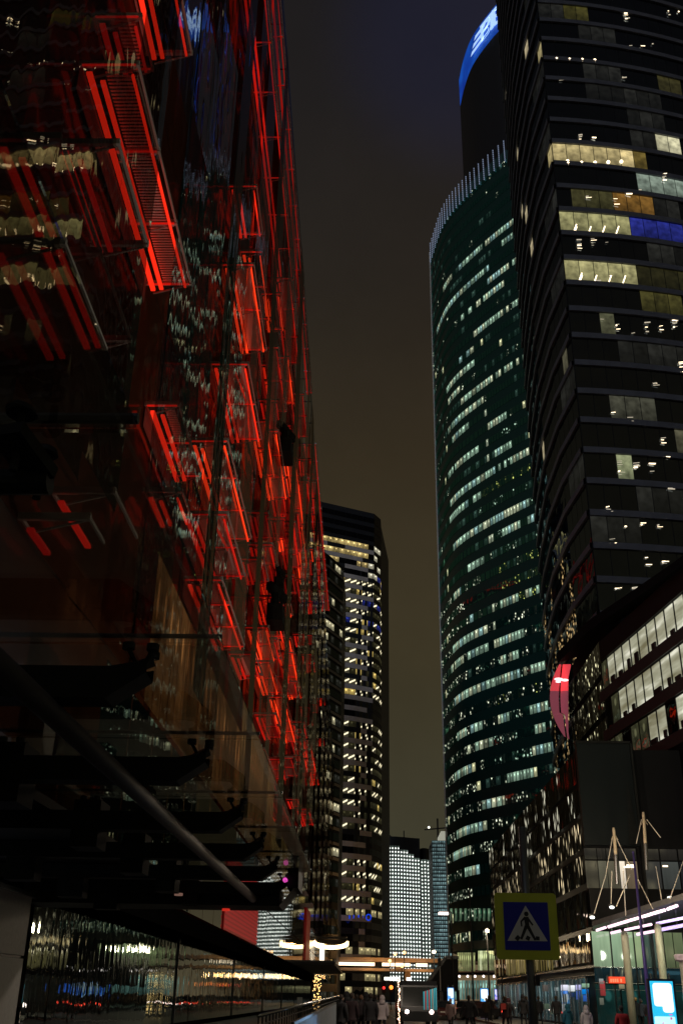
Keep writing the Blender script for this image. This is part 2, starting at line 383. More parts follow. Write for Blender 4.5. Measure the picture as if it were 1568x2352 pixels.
# inner glass: one tall strip after another, each turned a little differently
random.seed(11)
y = -6; strips = []
while y < END:
    wd = random.choice((3.4, 4.2, 5.0, 6.2)); strips.append((y, min(END, y+wd))); y += wd
gi = MB(); gn = MB()
for (y0, y1) in strips:
    a = random.uniform(-.12, .12); x0, x1 = -9.98+a, -9.98-a*.6
    nz_ = 9; zs = [4.9+(roofz(y0)-.4-4.9)*i/nz_ for i in range(nz_+1)]; off = [random.uniform(-.035, .035) for _ in zs]
    for i in range(nz_):
        (gn if y0 < 36 else gi).face([(x0+off[i], y0+.04, zs[i]+.04), (x1-off[i], y1-.04, zs[i]+.04), (x1-off[i+1], y1-.04, zs[i+1]-.02), (x0+off[i+1], y0+.04, zs[i+1]-.02)])
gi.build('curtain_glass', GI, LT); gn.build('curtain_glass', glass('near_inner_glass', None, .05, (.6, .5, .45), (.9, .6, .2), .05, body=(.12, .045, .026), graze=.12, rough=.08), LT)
# the storeys just above the entrance canopies are plain flat glass
gr_ = MB()
for y in range(150, END-8, 4):
    for z0_ in (5.0, 8.1): gr_.face([(-7.97, y, z0_), (-7.97, y+3.9, z0_), (-7.97, y+3.9, z0_+3), (-7.97, y, z0_+3)])
gr_.build('streaky_lower_glass', GR, LT)
gf = MB()
y = 30.0
while y < END-4:
    top = 11 if y < 120 else 15
    for z0_ in (5.0, 8.1): gf.face([(-8, y, z0_), (-8, y+3.9, z0_), (-8, y+3.9, min(z0_+3, top)), (-8, y, min(z0_+3, top))])
    if top > 11: gf.face([(-8, y, 11.2), (-8, y+3.9, 11.2), (-8, y+3.9, 15.2), (-8, y, 15.2)])
    y += 4
gf.build('lower_glass', GF, LT)
# tawny lit rooms seen through the lower storeys, behind close mullions
WTAN = winmat('tawny_rooms', (.6, .6, .6), .25, (.02, .012, .008), (1, 1, .3), .01)
tw = MB()
for y0, y1, z0_, z1_, cc in ((36, 66, 11.3, 17.2, (.17, .075, .024)), (66, 92, 11.3, 19.5, (.15, .08, .027)), (40, 92, 8.2, 11.0, (.13, .07, .02)), (92, 118, 9, 16, (.09, .06, .02))):
    y = y0
    while y < y1-.4:
        f = random.uniform(.75, 1.1); tw.face([(-8.06, y, z0_), (-8.06, y+1.42, z0_), (-8.06, y+1.42, z1_), (-8.06, y, z1_)], 0, (*[c*f for c in cc], 0)); y += 1.5
tw.build('lit_room_glazing', WTAN, LT)
rg = MB()
for y in range(124, 164):
    for z in range(17): yy = y/2+(z % 2)*.2; rg.face([(-7.9, yy, 5.1+z*.25), (-7.9, yy+.34, 5.13+z*.25), (-7.9, yy+.34, 5.28+z*.25), (-7.9, yy, 5.25+z*.25)])
rg.box((-7.96, 62, 5), (-7.93, 82, 9.4), 1)
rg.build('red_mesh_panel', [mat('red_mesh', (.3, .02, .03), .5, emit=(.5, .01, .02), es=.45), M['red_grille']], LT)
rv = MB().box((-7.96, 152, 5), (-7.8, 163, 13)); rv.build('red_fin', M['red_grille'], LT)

def catwalk(x_in, x_out, z, y0, nb, bay, bright=2, double=True, fill=True, outer=True, fillm='grating', cross=True):
    """walkway along the facade: steel cross beams, grating, light bars on its edges"""
    L = bay*nb
    st = MB()
    for i in (range(nb+1) if cross else (0,)):
        yy = y0+i*bay
        st.beam((x_in-.35, yy, z+.05), (x_out+.25, yy, z+.05), .14, .22); st.beam((x_in, yy+.25, z-.35), (x_out+.1, yy+.1, z-.02), .06)
    for xx in (x_in-.3, x_out+.2): st.beam((xx, y0-.05, z+.05), (xx, y0+L+.05, z+.05), .07, .12)
    cw = st.build('walkway', M['red_steel'], LT)
    led = [M['led_deep'], M['led_red_dim'], M['led_red'] if y0 < 45 or rnd(y0, z) < .3 else M['led_hot']][bright]
    lb = MB(); lb.beam((x_in+.05, y0, z-.35), (x_in+.05, y0+L, z-.35), .2, .12)
    for i in (range(nb+1) if cross and (fill or y0 > 40) else ()): lb.beam((x_in-.2, y0+i*bay-.1, z-.1), (x_out+.15, y0+i*bay-.1, z-.1), .05, .07, 1)  # thin glowing strips added so the cross beams read as lit red
    if double: lb.beam((x_in+.42, y0+.4, z-.3), (x_in+.42, y0+L, z-.3), .17, .1)
    lb.build('light_bar', [led, M['led_red_dim'] if bright == 2 else M['led_deep']], cw)
    if outer:
        MB().beam((x_out, y0+.2, z-.25), (x_out, y0+L-.1, z-.25), .09, .12).build('light_bar', led, cw)
    if fill:
        g = MB(); n = int(L/.16)
        if z < 36 and y0 < 60:
            for i in range(n): g.box((x_in+.5, y0+.1+i*.16, z), (x_out-.05, y0+.1+i*.16+.075, z+.03))
        else: g.box((x_in+.5, y0, z), (x_out-.05, y0+L, z+.03))
        g.build('grating', M[fillm], cw)
        if bright: 
            M_ = MB(); M_.face([(x_in-.3, y0, z-1.1), (x_in-.3, y0+L, z-1.1), (x_in-.3, y0+L, z+.0), (x_in-.3, y0, z+.0)]); M_.build('valance', M['valance'], cw)
    return cw
XI, XO = -9.6, -8.1
def cat_px(px, py, py2, bay=4.4, bright=2, wid=1.5, X=XI, **k):
    s = atX(px, py, X); e = None
    for j in range(1, 400):
        yy = s.y+j*.25
        if proj((X, yy, s.z))[1] > py2: e = yy; break
    nb = max(1, round((e-s.y)/bay)); catwalk(X, X+wid, s.z, s.y, nb, (e-s.y)/nb, bright, **k)
# close, crisp ones
cat_px(205, 150, 650)                       # big one with grating
cat_px(318, -40, 120, fill=False)
cat_px(235, 40, 150, bright=0, wid=1.2)
cat_px(8, 318, 780, bright=1, bay=5, outer=False, fill=False, wid=1.3)
cat_px(150, 330, 560, bright=0, fill=False, outer=False)
cat_px(520, 608, 800, wid=1.7)
cat_px(535, 428, 535, fill=False, wid=1.5)
cat_px(495, 836, 1005, wid=1.9)
cat_px(446, 1012, 1235, wid=1.7)
cat_px(350, 930, 1090, wid=1.0, outer=False, bright=2)
cat_px(346, 1128, 1190, wid=1.2, fill=False, cross=False)
cat_px(435, 1330, 1480, wid=1.6)
cat_px(430, 1180, 1320, bright=1, wid=2.0)
cat_px(605, 838, 915, wid=1.5, bright=2)
cat_px(590, 990, 1140, wid=1.7)
cat_px(606, 675, 755, wid=1.4, fill=False)
cat_px(600, 920, 985, wid=1.4, bright=1)
cat_px(560, -30, 640, bay=5.3, bright=1, wid=1.55, X=-9.6, fillm='black'); cat_px(632, 640, 830, bay=5.3, bright=1, wid=1.55, X=-9.6)        # long ladder under the roof
cat_px(622, -40, 900, bay=5.3, bright=0, wid=.5, X=-8.4, double=False, fill=False)
cat_px(668, 905, 1000, bright=0, wid=1.5); cat_px(700, 1020, 1400, bright=1, wid=1.6, bay=6)
cat_px(0, 560, 800, bright=0, fill=False, outer=False, cross=False); cat_px(140, 1130, 1230, bright=1, fill=False, outer=False, double=False, cross=False); cat_px(70, 1190, 1240, bright=0, fill=False, outer=False, double=False, cross=False)
cat_px(570, 1440, 1510, wid=1.5); cat_px(640, 1500, 1600, wid=1.5); cat_px(620, 1600, 1700, wid=1.4); cat_px(575, 1250, 1330, wid=1.7, bright=1)
cat_px(650, 1050, 1200, wid=1.4); cat_px(640, 1210, 1300, wid=1.6, bright=1); cat_px(690, 1700, 1800, wid=1.4); cat_px(590, 1640, 1690, bright=1)
cat_px(655, 1180, 1260, bright=1); cat_px(585, 1290, 1420, bright=1, wid=1.3)
random.seed(5)
for i in range(22):                          # the crowded far end
    px = random.uniform(560, 728); py = random.uniform(1050, 1900)
    v = proj((XI, 70, 0))
    lim = 735+(py-1250)*.055
    if px > lim-14: px = lim-14-random.random()*30
    s = atX(px, py, XI)
    if s.y < 60 or s.y > 270 or s.z < 12: continue
    nb = random.choice((1, 2, 3)); catwalk(XI, XI+random.uniform(1.2, 1.7), s.z, s.y, nb, random.uniform(4, 6), random.choice((0, 1, 1, 2)), fill=random.random() < .7)
random.seed(41)
for yy, p_ in ((60, .35), (72, .5), (84, .55), (97, .6), (112, .6), (130, .6), (152, .55), (178, .5), (208, .45)):
    z = random.uniform(15, 18)
    while z < min(62, roofz(yy)-6):
        if random.random() < p_ and z > yy*.16+6:
            catwalk(XI, XI+random.uniform(1.1, 1.8), z, yy+random.uniform(-2, 3), random.choice((1, 1, 2)), random.uniform(4.2, 5.5), random.choice((0, 1, 1, 2, 2)), double=random.random() < .6, fill=random.random() < .75)
        z += 4.2*random.choice((1, 1, 2))
# outer skin: hanging glass sheets, some missing
random.seed(23)
og = 0; y = 14.0
while y < END-8:
    wd = random.choice((4.1, 5.2, 6.3)) if y < 90 else random.choice((5, 8, 11))
    g = MB(); zt = roofz(y)-.3-random.choice((0, 0, 2.5)); z = random.uniform(9, 16) if y < 60 else random.uniform(14, 22)
    x = -7.95+random.uniform(-.1, .12); hh = 4.1
    while z < zt-2:
        n_ = random.choice((2, 3, 4, 5)); z1 = min(zt, z+hh*n_)
        a = random.uniform(-.16, .16); bb = random.uniform(-.05, .05)
        if random.random() < .78:
            p = [(x-a, y+.03, z), (x+a, y+wd-.03, z), (x+a+bb, y+wd-.03, z1-.06), (x-a+bb, y+.03, z1-.06)]; MB().face(p).build('outer_glass_sheet', GN if y < 27 else GO, LT, weld=False)
        z = z1
    y += wd
for y0, wd, z0_, m_ in ((44, 3.2, 14, GV), (66, 3.0, 12, GV), (79, 3.5, 12, GO), (93, 6, 14, GV), (112, 6, 12, GO), (124, 5, 12, GV), (141, 8, 15, GV), (165, 7, 15, GV), (184, 10, 12, GV), (206, 9, 12, GV), (232, 12, 12, GV), (260, 14, 10, GV)):
    g = MB(); n_ = 14; zt = roofz(y0)-1.5
    for i in range(n_):
        za_, zb_ = z0_+(zt-z0_)*i/n_, z0_+(zt-z0_)*(i+1)/n_; f0, f1 = .35*math.sin(i*.8+y0), .35*math.sin((i+1)*.8+y0)
        g.face([(-7.7, y0+f0, za_), (-7.7, y0+wd+f0*.4, za_), (-7.7, y0+wd+f1*.4, zb_), (-7.7, y0+f1, zb_)])
    g.build('hanging_glass_curtain', m_, LT)
pc = MB()                                    # parapet rail and posts along the roof edge
for a, b_ in zip(ys, ys[1:]): pc.beam((-7.95, a, roofz(a)), (-7.95, b_, roofz(b_)), .12, .3)
for y in range(30, END, 5): pc.beam((-9.9, y, roofz(y)-.2), (-7.95, y, roofz(y)-.2), .12, .12); pc.beam((-7.95, y, roofz(y)-4), (-7.95, y, roofz(y)), .08)
pc.build('roof_rail', M['steel'], LT)
eg = MB()
for a, b_ in zip(ys, ys[1:]):
    eg.face([(-7.85, a, roofz(a)-3), (-7.85, b_-.1, roofz(b_)-3), (-7.85, b_-.1, roofz(b_)+.3), (-7.85, a, roofz(a)+.3)])
eg.build('parapet_glass', glass('parapet_glass', (.8, .85, .85), .12, (.6, .7, .75), (1, 1, .3), .01), LT)
for px, py, k_ in ((657, 1025, 1.5), (636, 1402, 1.5), (642, 1335, .9)):     # cradles hanging off the facade
    c = atX(px, py, -7.5); f_ = MB().box((c.x-.5*k_, c.y-1.0*k_, c.z-.9*k_), (c.x+.4*k_, c.y+1.0*k_, c.z+.1*k_))
    for dx, dy in ((-.45, -.9), (.35, -.9), (-.45, .9), (.35, .9)): f_.beam((c.x+dx*k_, c.y+dy*k_, c.z), (c.x+dx*k_, c.y+dy*k_, c.z+1.3*k_), .1)
    f_.beam((c.x-.45*k_, c.y-.9*k_, c.z+1.2*k_), (c.x+.35*k_, c.y+.9*k_, c.z+1.0*k_), .35*k_, .5*k_); f_.box((c.x-.3*k_, c.y-.5*k_, c.z+.1*k_), (c.x+.1*k_, c.y+.3*k_, c.z+.9*k_)); f_.build('window_cleaning_cradle', M['matte'], LT)

# ground floor under the tower: recessed mirror glass
gw = thing('shop_front', 'dark mirror-glass ground floor wall reflecting the street on the left', 'shop front', (-9, 30, 0))
GS = glass('shop_mirror_glass', None, .33, (.62, .74, .76), (2.2, 2.2, .5), .012, body=(.01, .012, .012))
g = MB(); y = 29.4; 
while y < 195: g.face([(-9+random.uniform(-.012, .012), y+.03, .35), (-9+random.uniform(-.012, .012), y+2.37, .35), (-9, y+2.37, 4.05), (-9, y+.03, 4.05)]); y += 2.4
g.build('glass', GS, gw)
s_ = MB().box((-9.3, 29.4, 0), (-8.93, 195, .33)).box((-10, 29.4, 4.08), (-8.02, 195, 4.9)); s_.build('fascia', M['void'], gw)
s_ = MB()
for i in range(5): s_.box((-8.99, 53.4+i*24, .34), (-8.93, 53.5+i*24, 4.07))
s_.build('mullions', M['mullion'], gw)
pl = thing('clad_pillar', 'pale stone-clad pillar at the left edge beside the mirror glass', 'pillar', (-9.5, 27, 0))
PC = mat('pillar_stone', (.34, .34, .33), .6, noisy=.25, nscale=9, bump=.1)
MB().box((-13, 24.2, 0), (-8.55, 27.6, 2.34)).build('lower_panel', PC, pl); MB().box((-13, 24.2, 2.42), (-8.55, 27.6, 3.78)).build('upper_panel', PC, pl)
MB().box((-13, 24.3, 2.34), (-8.6, 27.5, 2.42)).build('joint', M['black'], pl); MB().box((-13, 24.1, 3.78), (-8.45, 27.7, 3.9)).build('cap', M['chrome'], pl)

# ================================================================== entrance canopy overhead
cn = thing('entrance_canopy', 'dark steel and glass entrance canopy overhead on the left', 'canopy', (-5, 5, 4.6))
CG = glass('canopy_glass', (.74, .72, .68), .05, (.55, .55, .5), (.6, .6, .6), .006)
CY = [1.0, 5.1, 9.1, 13.0, 17.2, 21.0, 24.8, 28.4]
for a, b_ in zip(CY, CY[1:]):
    MB().box((-5.6, a+.03, 4.6), (-1.35, b_-.03, 4.625)).build('glass_sheet', CG, cn)
    MB().box((-9.0, a+.03, 4.6), (-5.64, b_-.03, 4.625)).build('glass_sheet', CG, cn)
for i, yy in enumerate(CY[1:]):
    r_ = MB().tube([(-9, yy, 4.68), (-1.35, yy, 4.68)], .024 if i else .035, 8); r_.build('glazing_rod', M['black'], cn)
    bm_ = MB()
    if i == 0: bm_.tube([(-9, 5.05, 4.18), (-1.78, 5.0, 4.2)], [.09, .075], 12).beam(atZ(15, 985, 4.35), atZ(95, 1092, 4.25), .2, .08)
    else: bm_.box((-9, yy-.2, 4.02), (-2.35, yy+.14, 4.32)); bm_.face([(-2.35, yy-.2, 4.02), (-2.35, yy-.2, 4.32), (-2.0, yy-.2, 4.38), (-2.0, yy-.2, 4.26)]); bm_.face([(-2.35, yy+.14, 4.02), (-2.35, yy+.14, 4.32), (-2.0, yy+.14, 4.38), (-2.0, yy+.14, 4.26)]); bm_.face([(-2.35, yy-.2, 4.02), (-2.35, yy+.14, 4.02), (-2.0, yy+.14, 4.26), (-2.0, yy-.2, 4.26)])
    for x in ((-4.6, ) if i else ()): bm_.box((x-.2, yy-.15, 3.75), (x+.25, yy+.5, 4.5))
    bp = bm_.build('cross_beam', M['matte'], cn)
    if i == 0:
        for px, py, z_, r_ in ((50, 952, 4.5, .085), (108, 1046, 4.5, .065), (92, 1096, 4.3, .075), (40, 1030, 4.3, .07)):
            c = atZ(px, py, z_); sf = MB().tube([c, c+Vector((0, 0, .015)), c+Vector((.01, 0, .05))], [r_, r_*1.08, r_*.8], 20); sf.tube([c-Vector((0, 0, .14)), c], .025, 8); sf.build('spider_fitting', M['matte'], cn, smooth=False)
    for x in (() if i == 0 else (-2.1, -4.55)):
        s = MB()   # spider fitting: plate with discs
        s.beam((x-.1, yy-.12, 4.3), (x+.06, yy+.1, 4.45), .12, .1)
        for dx, dy in ((-.1, -.14), (.08, .15), (.12, -.1)):
            s.tube([(x+dx, yy+dy, 4.5), (x+dx, yy+dy, 4.56)], .06, 12); s.tube([(x+dx*.4, yy+dy*.4, 4.4), (x+dx, yy+dy, 4.51)], .022, 6)
        s.build('spider_fitting', M['black'], cn)
    for x in (-6.8, ): MB().box((x-.3, yy-.1, 3.6), (x+.3, yy+.4, 4.1)).build('bracket', M['matte'], cn)
pp = MB().tube([(-2.87, -1, 3.92), (-2.9, 29.5, 3.92)], .105, 16); pp.build('long_pipe', M['pipe'], cn, smooth=True)
MB().box((-9, 6.4, 4.34), (-5.2, 28.6, 4.5)).build('soffit', M['matte'], cn)
nose = MB().box((-9, 28.4, 3.75), (-2.2, 30.2, 4.2)); nose.face([(-2.2, 28.4, 3.75), (-2.2, 30.2, 3.75), (-1.75, 30.2, 4.3), (-1.75, 28.4, 4.3)]).box((-2.0, 28.3, 4.2), (-1.7, 30.2, 4.7)).build('end_beam', M['matte'], cn)
dl = mat('downlight', (.2, .2, .2), .5, emit=(.45, .4, .33), es=.35)
for x, y, c in ((-7.4, 27.3, (.35, .33, .25)), (-4.75, 27.6, (.3, .16, .12)), (-3.75, 29.6, (1, .04, .02)), ):
    m_ = mat('downlight', (.2, .2, .2), .5, emit=c, es=.5)
    MB().tube([(x, y, 3.69 if y > 28.4 else 3.9), (x, y, 3.75 if y > 28.4 else 3.96)], .11, 10).build('downlight', m_, cn)
pk = mat('pink_lamp', (.3, .1, .3), .5, emit=(.8, .08, .5), es=1.0)
MB().tube([(-2.05, 28.2, 4.38), (-2.05, 28.3, 4.38)], .065, 12).build('lamp', pk, cn)

# second, farther black canopy, bright half-round awning and lit panel
c2 = thing('awning', 'flat black awning over the doors farther down the left pavement', 'awning', (-6, 150, 5))
MB().box((-8, 128, 4.95), (-3.1, 178, 5.25)).build('slab', M['black'], c2)
s = MB()
for y in range(130, 178, 6): s.box((-8, y, 5.25), (-3.2, y+.3, 5.5))
s.build('ribs', M['steel'], c2)
hw = thing('awning', 'half-round awning ringed with bright warm light bulbs', 'awning', (-8, 187, 10))
pts = [(-8+5.6*math.sin(math.pi*i/2/12), 187+6*math.cos(math.pi*i/2/12)-6, 9.9) for i in range(0, 25)]
ar = [Vector((-7.9+5.5*(1-math.cos(math.pi*i/20))/2*1.0, 184-5.5*math.sin(math.pi*i/20)*1.0, 9.85-.95*math.sin(math.pi*i/20))) for i in range(21)]
s = MB()
for p, q in zip(ar, ar[1:]): s.beam(p, q, .35, .6)
s.build('light_rim', mat('awning_lights', (1, .8, .5), .5, emit=(1, .72, .36), es=5), hw)
s = MB(); s.face([p+Vector((0, 0, .5)) for p in ar]); s.build('roof', mat('awning_cloth', (.5, .42, .25), .8), hw)
MB().beam((-8, 184, 10.65), (-2.4, 184, 10.65), .3, .35).build('beam', M['concrete'], hw)
MB().tube([(-5.0, 184.5, 14.6), (-3.6, 184, 10.7)], .12).build('stay', mat('ochre_steel', (.4, .3, .12), .5), hw)
lp = thing('glowing_totem', 'tall bright white light box standing below the half-round awning', 'light box', (-8, 195, 6))
MB().box((-7.3, 190, 6.3), (-6.5, 190.3, 10.2)).build('panel', mat('white_light', (1, 1, 1), .5, emit=(1, .85, .62), es=2.2), lp)
MB().box((-7.4, 190.3, 5.3), (-6.4, 190.5, 10.3)).build('frame', M['black'], lp)

# ================================================================== RIGHT : big dark office tower
C0 = Vector((25.2, 101.9))
arc = [C0.copy()]; h = 3.0
for i in range(36): h += .62*1.9; arc.append(arc[-1]+Vector((math.cos(R(h)), math.sin(R(h))))*1.9)
side = [Vector((26.1, 138.5)), Vector((25.2, 130)), Vector((24.5, 120)), Vector((24.5, 110)), C0.copy()]
Y_, Y2 = (.56, .44, .10), (.34, .27, .07); W_ = (.62, .6, .4)
R1L = [(1239, 30, 1300, 64, (.10, .09, .02)), (1300, 30, 1340, 66, (.045, .04, .01)), (1239, 126, 1372, 150, (.30, .25, .12)),
       (1516, 308, 1552, 348, (.7, .66, .42)), (1262, 338, 1432, 392, (.46, .37, .17)), (1432, 338, 1462, 392, (.66, .52, .24)), (1462, 338, 1478, 392, (.12, .085, .02)),
       (1470, 404, 1566, 442, (.20, .25, .20)), (1420, 445, 1486, 490, (.20, .10, .02)), (1310, 440, 1420, 485, (.06, .055, .02)),  # last entry: slanting reflection painted as dimly lit panes
       (1284, 496, 1434, 544, (.33, .31, .14)), (1434, 496, 1575, 560, (.016, .022, .19)), (1297, 606, 1452, 660, (.40, .37, .17)), (1452, 620, 1575, 665, (.02, .018, .006)),
       (1470, 686, 1568, 728, (.05, .045, .012)), (1370, 735, 1420, 760, (.09, .09, .05)), (1410, 930, 1505, 985, (.05, .05, .035)), (1420, 1040, 1455, 1075, (.22, .24, .13)),
       (1395, 1090, 1470, 1130, (.16, .16, .09)), (1500, 185, 1568, 215, (.04, .035, .012)), (1370, 222, 1440, 245, (.03, .02, .01)), (1400, 890, 1460, 915, (.03, .03, .025))]
def lit_r1(k, i, c, p):
    if i < 15:                                   # side facing the street: low floors get warm reflections painted as glints
        if c.z < 52 and rnd(k, i, 3) < .3: return (.5, .33, .14, .5)
        if rnd(k, i, 9) < .012: return (.4, .33, .2, 0)
        return (0, 0, 0, 0)
    q = inrect(p, R1L)
    if q: f = .8+.35*rnd(k, i); return (q[0]*f, q[1]*f, q[2]*f, 0)
    u = rnd(k, i//3, 2)
    if u < .22: f = .5+rnd(k, i, 6); return (.011*f, .011*f, .0095*f, 0)
    if rnd(k, i, 12) < .02: return (.07, .065, .04, 0)
    if p[0] > 1600 or p[1] < -50:                # out of the frame, still mirrored in the glass opposite
        if rnd(k, i//5, 5) < .22: f = rnd(k, i); return (.75*f+.2, .62*f+.15, .25*f+.05, 0)
    return (0, 0, 0, 0)
SPOT[0] = 0
WR1 = winmat('dark_office_glass', (.26, .33, .42), .33, (.006, .007, .008), (.28, .28, .28), .10)
SPOT[0] = 1
R1, rowR1, ztR1 = tower('office_tower', 'broad dark office tower on the right with grey floor bands and yellow lit rooms', 'tower', lambda k: side+arc[1:],
      [(110, 170), (70, 178), (34, 141)], 1.6+105*.4-4.04*10-.6-.0, 4.04, 46, 1.95, WR1, M['dark_clad'], lit_r1, win=(.10, .90), band=M['band'], band_out=.3, mull=None, gap=.09)
# real ceiling lamps and sills inside the lit rooms of the tower
glint_d = mat('dim_glint', (1, 1, 1), .5, emit=(1, .85, .6), es=.45, sample=False)
lamp_glint_m = mat('ceiling_lamp', (1, 1, 1), .5, emit=(1, .78, .5), es=3, sample=False)
for (x0, x1, yy, n, tube_) in ((1268, 1372, 139, 4, 0), (1290, 1420, 374, 6, 0), (1300, 1418, 528, 5, 1), (1312, 1445, 640, 5, 1)):
    s = MB()
    for j in range(n):
        px = x0+(x1-x0)*j/(n-1)+random.uniform(-3, 3)
        best = min(arc[1:26], key=lambda a: abs(proj((a.x, a.y, 1.6+105*tan_el(px, yy)))[0]-px))
        z = EYE+best.length*tan_el(px, yy); n_ = Vector((.12, -.99))
        c = Vector((best.x+n_.x*.12, best.y+n_.y*.12, z))
        if tube_: s.beam(c-Vector((.25, 0, .8)), c+Vector((.25, 0, .55)), .16)
        else: s.ball(c, .26, 0, 8, 4)
    s.build('ceiling_lamps', lamp_glint_m, R1)
s = MB()                                     # glowing flecks standing in for broken reflections over the dark floors
cl_ = [(1335, 320, 16, 10, 9), (1430, 35, 14, 14, 6), (1545, 30, 20, 14, 7), (1420, 182, 6, 6, 2), (1275, 186, 5, 5, 2), (1465, 108, 30, 12, 4), (1345, 560, 30, 18, 12), (1400, 452, 45, 16, 9), (1450, 436, 30, 10, 6), (1520, 412, 36, 10, 7), (1390, 640, 18, 6, 3),
       (1400, 740, 60, 16, 12), (1540, 745, 30, 20, 8), (1470, 760, 30, 18, 7), (1560, 840, 14, 22, 6), (1490, 890, 20, 14, 5), (1430, 950, 30, 16, 7), (1510, 1010, 14, 14, 5), (1430, 1075, 24, 18, 14), (1500, 1065, 30, 20, 8), (1470, 1205, 30, 16, 6), (1540, 1120, 26, 18, 8), (1560, 1330, 26, 24, 14), (1520, 1290, 30, 14, 9), (1440, 1350, 30, 14, 8), (1330, 1180, 16, 10, 4), (1380, 1240, 12, 20, 4)]
for cx_, cy_, sx_, sy_, n in cl_:
    for j in range(n):
        px, py = random.gauss(cx_, sx_*.5), random.gauss(cy_, sy_*.5)
        best = min(arc[1:], key=lambda a: abs(proj((a.x, a.y, 1.6+a.length*tan_el(px, py)))[0]-px)); z = EYE+best.length*tan_el(px, py)
        c = Vector((best.x+.03, best.y-.22, z)); q = c+Vector((random.uniform(.15, .8), .0, random.uniform(-.05, .12)))
        if random.random() < .35: continue
        s.beam(c, q, random.choice((.04, .06, .11)), None, 0 if random.random() < .35 else 1)
s.build('painted_glints', [lamp_glint_m, glint_d], R1, weld=False)

# ---------- green curved tower with dotted lights on the roof edge
g_pts = []
ctrl = [pol(4.6, 190), pol(5.7, 177), pol(7.7, 168), pol(10.8, 159), pol(15, 151)]
def catmull(c, n=8):
    o = []
    c = [c[0]*2-c[1]]+c+[c[-1]*2-c[-2]]
    for i in range(1, len(c)-2):
        for j in range(n):
            t = j/n; a, b, d, e = c[i-1], c[i], c[i+1], c[i+2]
            o.append(.5*((2*b)+(d-a)*t+(2*a-5*b+4*d-e)*t*t+(3*b-a-3*d+e)*t**3))
    return o+[c[-2]]
gf_ = catmull(ctrl)
G_RUNS = [(1017, 679, 1038, 647), (1056, 623, 1075, 600), (1074, 600, 1184, 487), (1049, 690, 1122, 604), (1107, 683, 1162, 630), (1003, 752, 1053, 686), (1085, 710, 1104, 690),
          (1083, 783, 1198, 702), (1070, 815, 1086, 794), (1051, 834, 1056, 822), (1025, 900, 1090, 826), (1056, 920, 1206, 792), (1030, 915, 1052, 890), (1030, 990, 1108, 905), (1108, 905, 1208, 828),
          (1031, 1087, 1097, 1018), (1034, 1153, 1100, 1085), (1034, 1187, 1100, 1130), (1100, 1130, 1220, 1036), (1133, 1060, 1172, 1036), (1112, 1226, 1225, 1160), (1077, 1325, 1110, 1300),
          (1055, 1464, 1118, 1436), (1082, 1435, 1100, 1425), (1036, 1545, 1118, 1500), (1118, 1500, 1205, 1463), (1045, 1632, 1205, 1552), (1210, 1642, 1265, 1622), (1222, 1690, 1284, 1668),
          (1074, 1742, 1128, 1712), (1220, 1732, 1292, 1712), (1165, 1800, 1222, 1790), (1066, 2014, 1125, 2000)]
G_RUNS += [(1150, 560, 1184, 528), (1120, 665, 1195, 600), (1060, 740, 1120, 690), (1140, 745, 1200, 705), (1150, 860, 1205, 820), (1040, 1000, 1075, 960), (1120, 985, 1160, 950), (1040, 1260, 1110, 1220), (1150, 1230, 1235, 1180), (1040, 1380, 1065, 1365), (1150, 1380, 1240, 1330),
           (1040, 1480, 1075, 1462), (1140, 1520, 1190, 1495), (1060, 1590, 1100, 1572), (1215, 1560, 1250, 1540), (1050, 1690, 1110, 1665), (1140, 1640, 1170, 1625), (1045, 1790, 1080, 1775), (1110, 1850, 1160, 1835), (1050, 1900, 1120, 1880), (1040, 1960, 1080, 1950)]
def face_z(px, py):
    d = ray(px, py)
    for a, b_ in zip(gf_, gf_[1:]):
        den = d.x*(b_.y-a.y)-d.y*(b_.x-a.x); t = (a.x*(b_.y-a.y)-a.y*(b_.x-a.x))/den; q = Vector((d.x*t, d.y*t)); u = (q-a).dot(b_-a)/(b_-a).length_squared
        if -.01 <= u <= 1.01 and t > 0: return EYE+d.z*t
    return None
G_FL = {}
for x0, y0, x1, y1 in G_RUNS:
    z = face_z((x0+x1)/2, (y0+y1)/2)
    if z: G_FL.setdefault(round((z-8.9)/3.3-.5), []).append((x0, x1))
def on_run(k, p): return any(x0-1 <= p[0] <= x1+1 for x0, x1 in G_FL.get(k, []))
